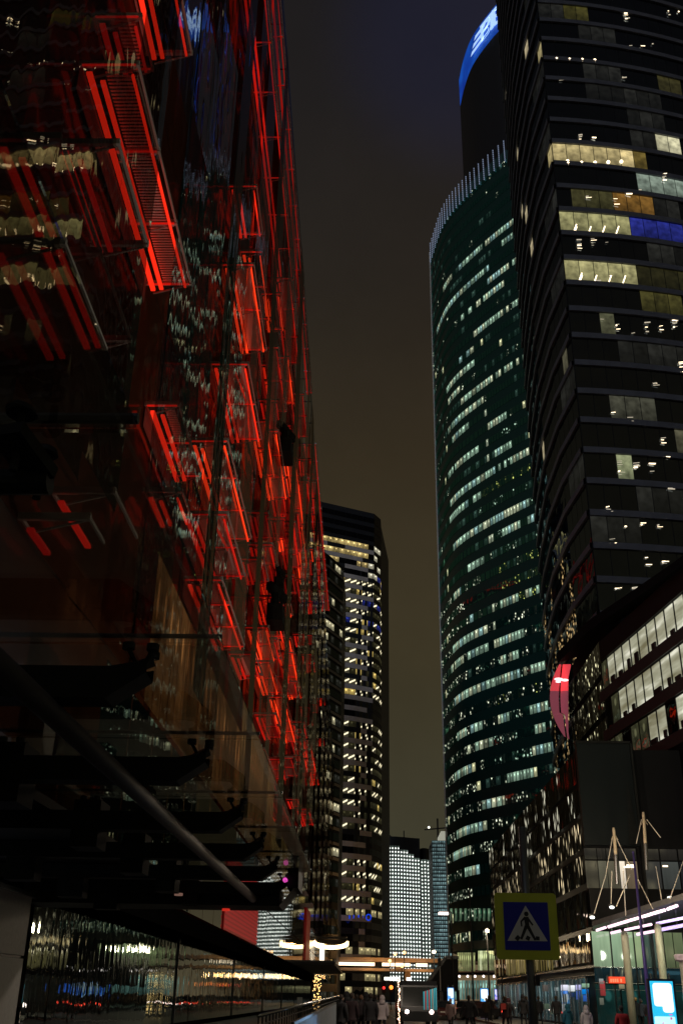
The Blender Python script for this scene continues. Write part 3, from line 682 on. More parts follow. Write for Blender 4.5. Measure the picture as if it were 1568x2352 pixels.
def lit_g(k, i, c, p):
    if on_run(k, p):
        if rnd(k, i, 1) < .9:
            f = .3+.8*rnd(k, i, 2); q = rnd(k, i, 3)
            return ((.30*f, .45*f, .33*f, 0) if q < .5 else (.44*f, .48*f, .32*f, 0) if q < .85 else (.24*f, .40*f, .38*f, 0))
    if abs(p[0]-(1110+(p[1]-900)*.05)) < 3.2 and 850 < p[1] < 1600 and rnd(k, 77) < .55: return (.3, .34, .24, 0)
    t = min(1, max(0, (p[1]-1150)/700))
    if p[1] > 1380:
        u1 = runs(k, i, 13, .16); d_ = .6 if (p[0] < 1084 and rnd(k, 51) < .85) else .45 if u1 > .0 else .1
        if rnd(k, i, 15) < d_: f = .4+.5*rnd(k, i, 16); return (.8*f, .85*f, .62*f, .5)  # lower-floor glints painted as glow in the panes
    u = rnd(k, i, 8)
    if u < .035+.26*t*(runs(k, i, 3, .2) > -.05): return (.45, .5, .36, .5) if rnd(k, i, 4) < .7 else (.5, .5, .28, 0)
    if runs(k, i, 9, .12) > .12-.10*t and u < .35: f = .008+.03*rnd(k, i, 5); return (.5*f, 1*f, .8*f, 0)
    if 975 < p[1] < 1750 and p[0] > 1120+30*math.sin(p[1]*.02) and rnd(k, i, 6) < .5 and runs(k, i, 21, .1) > -.15: f = .75; return ((.4*f, .6*f, .45*f, .5) if rnd(k, 2) < .6 else (.45*f, .5*f, .12*f, .5))
    return (0, 0, 0, 0)
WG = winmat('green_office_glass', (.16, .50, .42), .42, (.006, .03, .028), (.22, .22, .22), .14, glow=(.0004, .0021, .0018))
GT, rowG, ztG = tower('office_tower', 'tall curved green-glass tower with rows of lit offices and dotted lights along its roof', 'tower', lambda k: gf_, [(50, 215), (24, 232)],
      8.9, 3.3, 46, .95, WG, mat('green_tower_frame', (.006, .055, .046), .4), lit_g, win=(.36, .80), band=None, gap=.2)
fin_m = mat('roof_dots', (.1, .1, .1), .5, emit=(.55, .68, 1), es=.3, sample=False)
rr = resample(gf_, 2.1)
for j, q in enumerate(rr[:34]):
    s = MB()
    for d in range(11): s.box((q.x-.09, q.y-.5, ztG-1.2+d*.56), (q.x+.09, q.y-.3, ztG-.98+d*.56))
    f_ = s.build('light_fin', fin_m, GT, weld=False)
s = MB(); e0 = gf_[0]+Vector((-.15, -.1)); s.beam((e0.x, e0.y, 0), (e0.x, e0.y, ztG+2), .22)
s.build('corner_strip', mat('corner_strip', (.9, .88, .8), .5), GT)
# its foot: lit lobby floors
WL = winmat('lobby_glass', (.4, .5, .45), .25, (.01, .02, .02), (.5, .5, .5), .01)
P0, P1 = gf_[0], gf_[22]
def on_face(px, py, extra=-.5):
    d = ray(px, py); best = None
    for a, b_ in zip(gf_, gf_[1:]):
        den = d.x*(b_.y-a.y)-d.y*(b_.x-a.x)
        if abs(den) < 1e-6: continue
        t = (a.x*(b_.y-a.y)-a.y*(b_.x-a.x))/den; q = Vector((d.x*t, d.y*t)); u = (q-a).dot(b_-a)/(b_-a).length_squared
        if -.01 <= u <= 1.01 and t > 0: best = Vector((d.x*t, d.y*t, EYE+d.z*t))
    return best
def face_quad(mb, x0, y0, x1, y1, n, c, alpha=0, fr=.86, jit=.3):
    for j in range(n):
        a = x0+(x1-x0)*j/n; b_ = x0+(x1-x0)*(j+fr)/n; f = 1+random.uniform(-jit, jit)
        q = [on_face(a, y1), on_face(b_, y1), on_face(b_, y0), on_face(a, y0)]
        if all(q): mb.face([v-Vector((v.x, v.y, 0)).normalized()*.35 for v in q], 0, (c[0]*f, c[1]*f, c[2]*f, alpha))
s = MB(); face_quad(s, 1050, 2188, 1091, 2231, 9, (.22, .24, .10)); face_quad(s, 1097, 2184, 1136, 2229, 9, (.30, .34, .16)); s.build('lobby_window', WL, GT, weld=False)
s = MB(); face_quad(s, 1033, 2087, 1130, 2116, 9, (.09, .15, .09), 0, .45); s.build('tall_window', WL, GT, weld=False)
s = MB(); face_quad(s, 1036, 2252, 1139, 2296, 16, (.14, .26, .22), 0, .8, .7); s.build('shop_window', WL, GT, weld=False)
en = thing('entrance_canopy', 'thin glass entrance canopy with a row of round lamps at the green tower', 'canopy', (12, 160, 5))
a, b_ = atY(1030, 2243, 158), atY(1135, 2243, 150)
s = MB().beam(a+Vector((0, 0, .35)), b_+Vector((0, 0, .35)), 3.2, .3); s.build('slab', M['dark_clad'], en)
for px in (1039, 1053, 1072, 1089, 1108, 1131):
    t = (px-1030)/105; c = a+(b_-a)*t; MB().ball(c+Vector((0, -1.6, 0)), .16, 0, 8, 5).build('round_lamp', mat('round_lamp', (1, 1, 1), .5, emit=(1, .8, .72), es=3.5), en)

# ---------- bank tower behind, blue crown with its lettering
vb = [pol(7.25, 270), pol(7.7, 261), pol(8.4, 252.6), pol(9.6, 245), pol(11, 239), pol(13, 236)]
vb = catmull(vb, 4); HV = 311.6
VT = thing('bank_tower', 'very tall dark round tower behind with a glowing blue crown', 'tower', (40, 240, 0))
s = MB(); s.prism([(p.x, p.y) for p in vb]+[(80, 300), (45, 310)], 0, HV-13.5); s.build('wall', mat('dark_tower_wall', (.012, .014, .02), .5), VT)
crn = bpy.data.materials.new('blue_crown'); crn.use_nodes = True; nt = crn.node_tree; bs = nt.nodes['Principled BSDF']
bs.inputs['Base Color'].default_value = (.01, .03, .2, 1); bs.inputs['Emission Strength'].default_value = .5
t_ = N(nt, 'ShaderNodeTexCoord'); n_ = N(nt, 'ShaderNodeTexNoise'); n_.inputs['Scale'].default_value = .12; nt.links.new(t_.outputs['Object'], n_.inputs['Vector'])
c_ = N(nt, 'ShaderNodeValToRGB'); c_.color_ramp.elements[0].color = (.004, .045, .45, 1); c_.color_ramp.elements[1].color = (.008, .13, .75, 1); c_.color_ramp.elements[0].position = .35; c_.color_ramp.elements[1].position = .65
nt.links.new(n_.outputs['Fac'], c_.inputs[0]); nt.links.new(c_.outputs[0], bs.inputs['Emission Color'])
s = MB()
for p, q in zip(vb, vb[1:]): s.face([(*p, HV-13.5), (*q, HV-13.5), (*q, HV), (*p, HV)])
s.face([(*p, HV) for p in vb]+[(80, 300, HV), (45, 310, HV)]); s.build('crown', crn, VT)
LTm = mat('sign_letters', (1, 1, 1), .5, emit=(.34, .58, 1), es=1.0, sample=False)
def crown_at(px, py):
    d = ray(px, py)
    for a, b_ in zip(vb, vb[1:]):
        den = d.x*(b_.y-a.y)-d.y*(b_.x-a.x); t = (a.x*(b_.y-a.y)-a.y*(b_.x-a.x))/den; q = Vector((d.x*t, d.y*t)); u = (q-a).dot(b_-a)/(b_-a).length_squared
        if -.01 <= u <= 1.01: return Vector((q.x, q.y, HV-6.75)), (b_-a).normalized()
for ch, px, py in (('В', 1116, 60), ('Т', 1130, 42), ('Б', 1145, 24)):
    p, d = crown_at(px, py); n_ = Vector((d.y, -d.x, 0))
    M4 = Matrix(((d.x, 0, n_.x, p.x+n_.x*.5), (d.y, 0, n_.y, p.y+n_.y*.5), (0, 1, 0, p.z), (0, 0, 0, 1)))
    text_mesh(ch, 'sign_letter', LTm, 10.5, M4, .15, VT)
p, d = crown_at(1102, 79); n_ = Vector((d.y, -d.x, 0)); s = MB()
for j in range(3):
    z = p.z+2.9-j*2.7; o = -j*1.3; P = lambda u, zz: (p.x+d.x*u+n_.x*.5, p.y+d.y*u+n_.y*.5, zz)
    s.face([P(o-3.2, z-.8), P(o+3.6, z-.8), P(o+4.6, z+.8), P(o-2.2, z+.8)])
s.build('sign_emblem', LTm, VT)

# ---------- centre tower: pale bands, warm upper rows, ceiling tubes below
H1 = 340*tan_el(860, 1180)+EYE
def foot_c1(k):
    t = k/44
    B = pol(-.5+1.1*t, 337+3*t)
    return [pol(-4.6, 326), B, pol((-.5+1.1*t+1.12)/2+.15, 342+3*t), pol(1.04, 352)]
def lit_c1(k, i, c, p):
    top = 43-k; left = i < 13
    if top in (0, 1, 2): return (0, 0, 0, 0)
    if p[1] < 1330:
        if top in (3, 4, 6, 9) and left and runs(k, i, 4, .23) > (-.4 if top == 4 else -.05): f = .35+.6*rnd(k, i); return (.70*f, .52*f, .19*f, 0)
        if top in (5, 7, 8) and left and runs(k, i, 8, .3) > .0: f = .4+.6*rnd(k, i); return (.62*f, .46*f, .18*f, 0)
        if not left and rnd(k, i, 3) < .25: return (.45, .42, .3, 0)
        return (0, 0, 0, 0)
    if top in (19, 20, 31, 32, 38): return (0, 0, 0, 0)
    if k <= 6 and k not in (2, 4): return (.3, .25, .12, 0) if rnd(k, i) < .5 else (0, 0, 0, 0)
    if k in (2, 4): return (0, 0, 0, 0)
    if rnd(k, i, 5) < (.6 if left else .35): return (.50, .44, .28, 1) if rnd(k, i, 6) < .8 else (.5, .36, .10, 0)
    if rnd(k, 9) < .08: return (.01, .015, .12, 0)
    return (.02, .018, .008, 0)
WC1 = winmat('pale_tower_glass', (.3, .3, .32), .15, (.01, .01, .012), (.2, .2, .2), .01)
CT, rowC, ztC = tower('office_tower', 'distant slab tower with pale floor bands and warm lit rows in the middle', 'tower', foot_c1, [(10, 385), (-24, 360)], 1.0, (H1-3)/44, 44, 2.3, WC1,
      mat('centre_tower_wall', (.03, .035, .045), .6, noisy=.2), lit_c1, win=(.42, .95), gap=.1)
# pale spandrels on the slab's front only
for k in range(3, 41):
    s = MB(); ra, rb = rowC(k-.04), rowC(k+.42); za, zb = 1+(H1-3)/44*(k-.04), 1+(H1-3)/44*(k+.40)
    n_b = 13+int(1.5*rnd(k, 3))
    for i in range(n_b):
        if rnd(k//1, i//3, 44) < .16: continue
        o = Vector((0, -.18)); s.face([(*(ra[i]+o), za), (*(ra[i+1]+o), za), (*(rb[i+1]+o), zb), (*(rb[i]+o), zb)])
    if s.f: s.build('spandrel_band', M['white_band'], CT, weld=False)
bs_ = mat('blue_sign', (.05, .1, .5), .5, emit=(.005, .06, .8), es=.8, sample=False)
# worn blue neon letters low on the slab; too blurred to read, kept as strokes
z = EYE+332*tan_el(822, 2107); s = MB()
xs = [(-.0, 'b'), ]
def blue(px0, px1, py0, py1):
    a, b2 = atY(px0, py1, 333), atY(px1, py0, 333); s.box((a.x, 331.9, a.z), (b2.x, 332.2, b2.z))
for q in ((801, 804, 2103, 2111), (811, 813, 2102, 2110), (822, 825, 2102, 2108), (833, 834, 2103, 2109)): blue(*q)
s.build('neon_stroke', bs_, CT)
s = MB(); c = atY(846, 2107, 331.5); s.tube([c+Vector((math.cos(t)*.75, 0, math.sin(t)*.85)) for t in [math.pi*2*j/12 for j in range(13)]], .2, 6); s.build('neon_ring', bs_, CT)

# ---------- dark banded tower left of it
t2, t1 = tan_el(783, 1304), tan_el(735, 1265); D2 = 285; D1 = D2*t2/t1
azs = lambda x, y: math.degrees(math.atan2(ray(x, y).x, ray(x, y).y))
HD = EYE+D2*t2
A_, B_ = pol(azs(720, 1265), D1*.985), pol(azs(785, 1500), D2)
def lit_c2(k, i, c, p): return (.40, .36, .22, 0) if runs(k, i, 2, .33) > .16 and rnd(k, 4) < .6 else (.012, .012, .01, 0) if rnd(k, i) < .3 else (0, 0, 0, 0)
C2, rowC2, _ = tower('office_tower', 'dark tower with thin pale floor lines between the red facade and the pale slab', 'tower', lambda k: [A_, (A_*.5+B_*.5)+Vector((.3, -.8)), B_], [(-6, 310), (-25, 305)], 0, HD/31, 31, 1.9,
      winmat('dark_banded_glass', (.2, .25, .25), .15, (.008, .01, .01), (.2, .2, .2), .01), M['dark_clad'], lit_c2, win=(.2, .72), roof=0)
for k in range(8, 31):
    s = MB(); ra = rowC2(k)
    for i in range(len(ra)-1):
        o = Vector((.1, -.3)); z = HD/31*k; s.face([(*(ra[i]+o), z-.4), (*(ra[i+1]+o), z-.4), (*(ra[i+1]+o), z+.4), (*(ra[i]+o), z+.4)])
    s.build('floor_line', mat('floor_line', (.75, .74, .7), .5) if k == 8 else bpy.data.materials['floor_line'], C2)

# ---------- far blocks covered in LED strings, gridded glass block, cranes on the roof
def led_block(label, px0, px1, ytop, D, steps, seed, pitch=(1.33, 1.62)):
    o = thing('led_block', label, 'tower', pol(azs((px0+px1)/2, 2100), D).to_3d())
    a0, a1 = azs(px0, 2100), azs(px1, 2100); n = int((a1-a0)/math.degrees(pitch[0]/D)); b = MB(); pane = MB(); dots = MB()
    topz = EYE+D*tan_el((px0+px1)/2, ytop); pts = []
    for j in range(n+1):
        t = j/n; pts.append(pol(a0+(a1-a0)*t, D-3*math.sin(math.pi*t*1.3+.3)))
    bl = [(p.x, p.y) for p in pts]+[(pts[-1].x, D+25), (pts[0].x, D+25)]
    b.prism(bl, 0, topz+5.5); b.build('wall', M['dark_clad'], o)
    for j in range(n):
        p, q = pts[j], pts[j+1]; h = topz-steps(j/n)
        z = 8.5; r_ = 0
        while z < h:
            f = .55+.45*noise.noise(Vector((j*.16, z*.06, seed)))+.3*rnd(j, r_)
            c = p*.5+q*.5; m_ = Vector((0, -.4)); wv = .30
            pane.face([(p.x+.12, p.y-.2, z+.35), (q.x-.12, q.y-.2, z+.35), (q.x-.12, q.y-.2, z+pitch[1]-.1), (p.x+.12, p.y-.2, z+pitch[1]-.1)], 0, (.07*f, .095*f, .08*f, 0))
            dots.box((c.x-wv, c.y-.5, z), (c.x+wv, c.y-.42, z+.62)); z += pitch[1]; r_ += 1
    pane.build('lit_glazing', winmat('led_block_glass', (.3, .3, .3), .1, (.02, .02, .02), (1, 1, 1), .01), o, weld=False)
    dots.build('led_strings', mat('led_dots', (1, 1, 1), .5, emit=(.95, 1, .93), es=1.7, sample=False), o, weld=False)
    return o, topz
B1o, z1 = led_block('far block covered in strings of white lights, the taller left one', 872, 966, 1951, 500, lambda t: 0 if t < .45 else (t-.45)*9, 1.1)
B2o, z2 = led_block('far block covered in strings of white lights, the lower right one', 967, 995, 1977, 510, lambda t: 1*t, 4.2)
crn_ = thing('roof_crane', 'small dark crane and masts on the roof of the far lit block', 'crane', (12, 500, z1+5)); s = MB()
for px, py in ((893, 1914), (902, 1926), (927, 1908)): a = atY(px, py, 500); s.beam((a.x, 500, z1+3), (a.x, 500, a.z), .5)
a = atY(893, 1917, 500); c = atY(903, 1927, 500); s.beam(a, c, .4); s.build('mast', M['black'], crn_)
gb = thing('office_block', 'far gridded glass block with bluish light beside the green tower', 'office block', pol(4.3, 450).to_3d())
a0, a1 = azs(995, 2100), azs(1034, 2100); hgt = EYE+450*tan_el(1010, 1925); b = MB(); P_ = [pol(a0+(a1-a0)*j/9, 450) for j in range(10)]
b.prism([(p.x, p.y) for p in P_]+[(P_[-1].x, 470), (P_[0].x, 470)], 0, hgt-1); b.build('wall', M['dark_clad'], gb); s = MB()
nz_ = 36
for j in range(9):
    for k in range(nz_):
        z = 8+(hgt-9)*k/nz_; p, q = P_[j], P_[j+1]; dz = (hgt-9)/nz_
        f = (.8 if j < 3 else 1)*(.5+.6*rnd(j, k, 3))
        if k > nz_-10: f *= .75
        s.face([(p.x+.1, p.y-.2, z+.25), (q.x-.1, q.y-.2, z+.25), (q.x-.1, q.y-.2, z+dz-.12), (p.x+.1, p.y-.2, z+dz-.12)], 0, (.16*f, .26*f, .27*f, 0))
s.build('window_grid', winmat('blue_grid_glass', (.3, .3, .3), .1, (.02, .03, .03), (1, 1, 1), .01), gb, weld=False)
MB().prism([(P_[5].x, P_[5].y-.5), (P_[-1].x, P_[-1].y-.5), (P_[-1].x, 470), (P_[5].x, 470)], hgt-1, hgt+2.8).build('roof_screen', mat('lit_roof_screen', (.8, .8, .75), .5, emit=(.30, .30, .24), es=1, sample=False), gb)
tcr = thing('tower_crane', 'thin dark tower crane far off beside the green tower', 'crane', (30, 470, 0)); s = MB(); a = atY(1004, 1880, 470)
s.beam((a.x, 470, 0), (a.x, 470, a.z), .7); s.beam((a.x-6, 470, a.z-5), (a.x+9, 470, a.z-3.5), .5); s.build('lattice', M['black'], tcr)
MB().ball((a.x-4, 469.5, a.z-4), .5).build('lamp', mat('crane_lamp', (1, 1, 1), .5, emit=(.8, .8, .7), es=3, sample=False), tcr)

# ---------- office wing along the right pavement (x = 22), lit offices high up
WP = thing('office_wing', 'lower office wing on the right with bright white lit offices behind mullions', 'office wing', (22, 62, 0))
XW = 22.0
MB().prism([(XW+5.75, 45), (XW-.1, 90), (XW+.1, 104), (36, 99.5), (36, 45)], 18, 31.2).prism([(XW+.1, 88), (XW+.3, 104), (36, 99.5), (36, 88)], 31.25, 34).prism([(XW+.4, 71), (XW+.4, 104), (36, 99.5), (36, 71)], 0, 17.95).build('wall', mat('wing_cladding', (.012, .014, .016), .8, spec=.08), WP)
lit_off = bpy.data.materials.new('lit_office'); lit_off.use_nodes = True; nt = lit_off.node_tree; bs = nt.nodes['Principled BSDF']
lit_off.cycles.emission_sampling = 'NONE'
tcn = N(nt, 'ShaderNodeTexCoord'); mpn = N(nt, 'ShaderNodeMapping'); mpn.inputs['Scale'].default_value = (1, .13, 1.25); nt.links.new(tcn.outputs['Object'], mpn.inputs[0])
nn = N(nt, 'ShaderNodeTexNoise'); nn.inputs['Scale'].default_value = .9; nn.inputs['Detail'].default_value = 3; nt.links.new(mpn.outputs[0], nn.inputs['Vector'])
cn2 = N(nt, 'ShaderNodeValToRGB'); e_ = cn2.color_ramp.elements; e_[0].position = .32; e_[0].color = (.16, .15, .08, 1); e_[1].position = .72; e_[1].color = (1, .98, .8, 1)
e2 = cn2.color_ramp.elements.new(.55); e2.color = (.42, .42, .30, 1)
nt.links.new(nn.outputs['Fac'], cn2.inputs[0]); nt.links.new(cn2.outputs[0], bs.inputs['Emission Color']); bs.inputs['Emission Strength'].default_value = .9; bs.inputs['Base Color'].default_value = (.2, .2, .18, 1)
WW = winmat('wing_glass', (.5, .5, .5), .4, (.01, .012, .01), (.6, .6, .6), .03)
FLR = [(16.3, 0), (19.85, 1), (23.4, 2), (26.95, 3)]
def sw(mb):
    mb.v = [(x-.55+max(0, 88.5-y)*.133, y, z) for x, y, z in mb.v]; return mb
for zf, fi in FLR[1:4]:
    y = 46.0; rw = MB(); ww = MB(); dsk = MB()
    while y < 88.2:
        pf = proj((XW, y+.9, zf+1))
        lit_ = (fi == 3 and y < 86) or (fi == 2 and y < 85) or (fi == 1 and (y < 73 or 76 < y < 80))
        if fi == 1 and y > 84: lit_ = False
        f = random.uniform(.45, 1.1)
        if lit_: rw.face([(XW+.28, y, zf+.1), (XW+.28, y+1.72, zf+.1), (XW+.28, y+1.72, zf+2.5), (XW+.28, y, zf+2.5)]); 
        if lit_ and random.random() < .7: dsk.box((XW+.12, y+.2, zf+.1), (XW+.26, y+random.uniform(.6, 1.5), zf+random.uniform(.4, .95)))
        if not lit_: ww.face([(XW+.26, y, zf+.1), (XW+.26, y+1.72, zf+.1), (XW+.26, y+1.72, zf+2.5), (XW+.26, y, zf+2.5)], 0, (.03, .03, .015, 0) if random.random() < .4 else (0, 0, 0, 0))
        y += 1.8
    if rw.f: o = sw(rw).build('lit_office_row', lit_off, WP, weld=False)
    if ww.f: sw(ww).build('dark_office_row', WW, WP, weld=False)
    if dsk.f: sw(dsk).build('desks', mat('desk', (.05, .04, .04), .7), o)
    s = MB(); [s.box((XW+.05, yq, zf-.95), (XW+.32, yq+4.5, zf+.02)) for yq in [45+4.5*j for j in range(10)]]; sw(s).build('floor_edge', M['band_dim'], WP)
    s = MB(); y = 46.0
    while y < 90.3: s.box((XW+.2, y-.1, zf+.03), (XW+.3, y-.02, zf+2.56)); y += 1.8
    s.box((XW+.21, 45.9, zf+2.5), (XW+.29, 88.4, zf+2.57)); sw(s).build('mullions', M['mullion'], WP)
s = MB(); s.box((XW+.05, 45, 29.5), (XW+.3, 88.4, 31.3)); sw(s).build('parapet', M['dark_clad'], WP)
s = MB(); s.box((XW+.1, 45, 17.4), (XW+.29, 88.4, 18.9)); sw(s).build('stone_band', bpy.data.materials['wing_cladding'], WP)
s = MB(); s.box((XW+.02, 45, 14.4), (XW+.35, 88.4, 15.3)).box((XW+.02, 45, 11.0), (XW+.35, 69, 11.5)); sw(s).build('stone_band', M['stone'], WP)
s = MB(); s.box((XW+.1, 45, 10.9), (XW+.38, 88.3, 17.35)); sw(s).build('lower_wall', M['dark_clad'], WP)
# return of the wing with painted sparkle, up to its curved end
s = MB()
for k in range(4):
    z = 18.2+k*3.5; y = 88.9
    while y < 103.6:
        u = random.random(); c = (.5, .46, .27, .5) if u < .5 else (.13, .14, .04, 0) if (k == 0 and u < .8) else (0, 0, 0, 0)
        s.face([(XW-.3, y, z), (XW-.3, y+.82, z), (XW-.3, y+.82, z+2.9), (XW-.3, y, z+2.9)], 0, c); y += .9
s.build('rippled_glazing', WW, WP, weld=False)
# dark roof edge that dips and swells into the red lens at the end
rf = MB(); prev = None
for i in range(25):
    t = i/24; Y = 60+(104-60)*t; z = 31.0+4.3*t**1.2; x = XW-.8-.5*t+max(0, 88.5-Y)*.133
    ring = [Vector((x, Y, z)), Vector((x+.05, Y, z-.5-.6*t)), Vector((x+2.2, Y, z-.4)), Vector((x+2.2, Y, z+.6))]
    if prev: rf.loft([prev, ring], 0, False)
    prev = ring
rf.build('roof_edge', bpy.data.materials['wing_cladding'], WP)
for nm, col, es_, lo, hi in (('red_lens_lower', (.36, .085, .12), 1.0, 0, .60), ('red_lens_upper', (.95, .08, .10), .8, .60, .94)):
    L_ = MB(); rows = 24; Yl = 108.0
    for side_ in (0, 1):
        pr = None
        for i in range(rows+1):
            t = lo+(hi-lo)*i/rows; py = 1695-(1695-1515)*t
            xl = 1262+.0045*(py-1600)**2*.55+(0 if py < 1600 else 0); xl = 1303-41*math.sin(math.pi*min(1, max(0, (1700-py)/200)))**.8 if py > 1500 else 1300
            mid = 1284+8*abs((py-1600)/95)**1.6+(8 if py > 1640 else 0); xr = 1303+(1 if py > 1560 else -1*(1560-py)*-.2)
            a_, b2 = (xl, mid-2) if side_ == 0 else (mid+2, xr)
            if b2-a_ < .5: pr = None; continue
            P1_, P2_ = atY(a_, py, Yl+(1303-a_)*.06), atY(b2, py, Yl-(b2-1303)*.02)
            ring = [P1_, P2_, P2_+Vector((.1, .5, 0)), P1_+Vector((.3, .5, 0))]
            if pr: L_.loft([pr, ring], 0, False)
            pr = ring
    m_ = mat(nm, col, .3, emit=col, es=es_*.45 if lo == 0 else es_*.75, sample=False)  # red light on the lens glass painted as its own glow
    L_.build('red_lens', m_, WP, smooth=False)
s = MB(); Yl = 108
for px, py, r_ in ((1282, 1560, .35), (1296, 1562, .3), (1281, 1566, .22)): s.ball(atY(px, py, 107.6), r_, 0, 8, 5, (1.4, .3, .5))
s.build('lens_lamp', mat('lens_lamp', (1, 1, 1), .5, emit=(1, .6, .6), es=2.2, sample=False), WP)

# ---------- corner pavilion in front (x = 14.6): reflecting side, dark blank front, lit shop floors
PV = thing('corner_pavilion', 'glass corner building on the right with dark blank front and pale green lit floor', 'pavilion', (14.6, 70, 0))
XP, YP = 14.65, 70.0
MB().prism([(XP+.2, YP+.2), (XP+.2, 122), (21.9, 122), (21.9, YP+.2)], 0, 17.4).prism([(21.9, YP+.2), (40, YP+.2), (40, 70.85), (21.9, 70.85)], 0, 10.8).build('wall', M['dark_clad'], PV)
s = MB(); a = atY(1322, 1710, YP-.3); b_ = atY(1446, 1945, YP-.3); s.box((XP+.05, YP-.4, 10.95), (18.35, YP+.15, 17.7)); s.build('blank_panel', mat('blank_panel', (.007, .015, .018), .5, noisy=.3, nscale=.2), PV)
s = MB(); s.box((XP-.02, YP-.5, 17.7), (18.4, YP+.2, 17.85)).box((18.36, YP-.5, 0.2), (18.5, YP+.1, 17.7)); s.face([(17.6, YP-.45, 11), (18.3, YP-.45, 11), (17.9, YP-.45, 15.2)]); s.build('panel_trim', M['steel'], PV)
GLS[:] = [3.2, .9]
WS = winmat('rippled_side_glass', (.4, .38, .35), .25, (.012, .012, .012), (2.6, 1.4, .55), .02)
zfl = [(3.9, 5.6), (6.0, 8.2), (8.6, 10.4), (10.8, 12.6), (13.0, 14.8), (15.1, 17.2)]
for k, (za, zb) in enumerate(zfl):
    s = MB(); y = YP+.4
    while y < 121:
        r_ = runs(k, y, 31, .09); c = (0, 0, 0, 0); u = random.random()
        if k in (1, 2, 3) and r_ > -.12 and u < .85: f = .3+.7*u; c = (.75*f, .60*f, .36*f, .5)  # reflections in the rippled side painted as glowing glints
        elif k in (4, 5) and u < .34: c = (.42, .40, .30, .5)
        elif k == 0 and u < .5: c = (.22, .17, .08, 0) if y > 90 else (.1, .09, .05, .5)
        s.face([(XP+.02*math.sin(y*2), y, za), (XP, y+1.12, za), (XP, y+1.12, zb), (XP+.02*math.sin(y*2), y, zb)], 0, c); y += 1.2
    s.build('rippled_glazing', WS, PV, weld=False)
s = MB(); s.box((XP-.12, YP, 3.55), (XP+.2, 122, 3.68)).box((XP-.12, YP, 3.1), (XP+.2, 122, 3.16)); s.build('side_rail', M['chrome'], PV)
# front: upper dark glass, pale green windows, dark band, shop glass
WF = winmat('pavilion_front_glass', (.5, .55, .55), .22, (.008, .02, .022), (.8, .8, .4), .01)
s = MB(); x = XP+.05; zA, zB = 3.62, 5.68
i = 0
for x0, x1, c in ((14.72, 15.85, (.30, .42, .26)), (15.9, 16.8, (.27, .40, .25)), (16.9, 17.35, (.25, .36, .2)), (17.4, 18.0, (.28, .38, .2)), (18.05, 18.5, (.05, .09, .07)), (18.55, 19.2, (.05, .09, .075)), (19.3, 19.85, (.11, .14, .07)), (19.9, 20.5, (.11, .14, .07)), (20.55, 21.2, (.07, .09, .06)), (21.3, 22.4, (.008, .012, .015)), (22.5, 24, (.008, .012, .015))):
    s.face([(x0, YP, zA), (x1, YP, zA), (x1, YP, zB), (x0, YP, zB)], 0, (*c, 0))
wp = bpy.data.materials.new('green_lit_panel'); wp.use_nodes = True; nt = wp.node_tree; nt.nodes.clear(); wp.cycles.emission_sampling = 'NONE'
at_ = N(nt, 'ShaderNodeAttribute', attribute_name='Col'); em_ = N(nt, 'ShaderNodeEmission'); gl_ = N(nt, 'ShaderNodeBsdfGlossy'); gl_.inputs[1].default_value = .05
uvn = N(nt, 'ShaderNodeUVMap', uv_map='UV'); sp = N(nt, 'ShaderNodeSeparateXYZ'); nt.links.new(uvn.outputs[0], sp.inputs[0])
wv_ = N(nt, 'ShaderNodeTexNoise'); mw = N(nt, 'ShaderNodeMapping'); mw.inputs['Scale'].default_value = (3, 3, .25); tw_ = N(nt, 'ShaderNodeTexCoord'); nt.links.new(tw_.outputs['Object'], mw.inputs[0]); nt.links.new(mw.outputs[0], wv_.inputs['Vector'])
wv_.inputs['Scale'].default_value = 1.2
mrp = N(nt, 'ShaderNodeMapRange'); mrp.inputs[3].default_value = .7; mrp.inputs[4].default_value = 1.2; nt.links.new(wv_.outputs['Fac'], mrp.inputs[0])
ml = N(nt, 'ShaderNodeMath', operation='MULTIPLY'); mr2 = N(nt, 'ShaderNodeMapRange'); mr2.inputs[3].default_value = .75; mr2.inputs[4].default_value = 1.3; nt.links.new(sp.outputs['Y'], mr2.inputs[0])
nt.links.new(mrp.outputs[0], ml.inputs[0]); nt.links.new(mr2.outputs[0], ml.inputs[1]); nt.links.new(ml.outputs[0], em_.inputs[1]); nt.links.new(at_.outputs['Color'], em_.inputs[0])
mxx = N(nt, 'ShaderNodeMixShader'); mxx.inputs[0].default_value = .1; nt.links.new(em_.outputs[0], mxx.inputs[1]); nt.links.new(gl_.outputs[0], mxx.inputs[2]); nt.links.new(mxx.outputs[0], N(nt, 'ShaderNodeOutputMaterial').inputs[0])
s.build('lit_window_row', wp, PV, weld=False)
s = MB(); s.face([(XP+.05, YP, 2.72), (24, YP, 2.72), (24, YP, 3.55), (XP+.05, YP, 3.55)], 0, (.006, .018, .024, 0)); s.build('dark_glass_band', WF, PV)
s = MB(); x = XP+.05
while x < 24: s.face([(x, YP+.05, .3), (x+1.5, YP+.05, .3), (x+1.5, YP+.05, 2.6), (x, YP+.05, 2.6)], 0, (.004, .02, .018, 0)); x += 1.6
s.build('shop_glass', WF, PV, weld=False)
s = MB(); s.box((XP, YP-.08, 3.57), (24, YP+.1, 3.61)).box((XP, YP-.08, 2.66), (24, YP+.1, 2.7)).box((XP, YP-.06, 2.28), (24, YP, 2.31)).box((XP-.2, YP-.3, 0), (24, YP+.1, .22)).build('rail', M['chrome'], PV)
s = MB()
for x in (15.9, 17.37, 18.52, 20.52, 16.85): s.box((x-.04, YP-.1, .3), (x+.03, YP+.02, 5.7))
s.build('mullions', M['mullion'], PV)
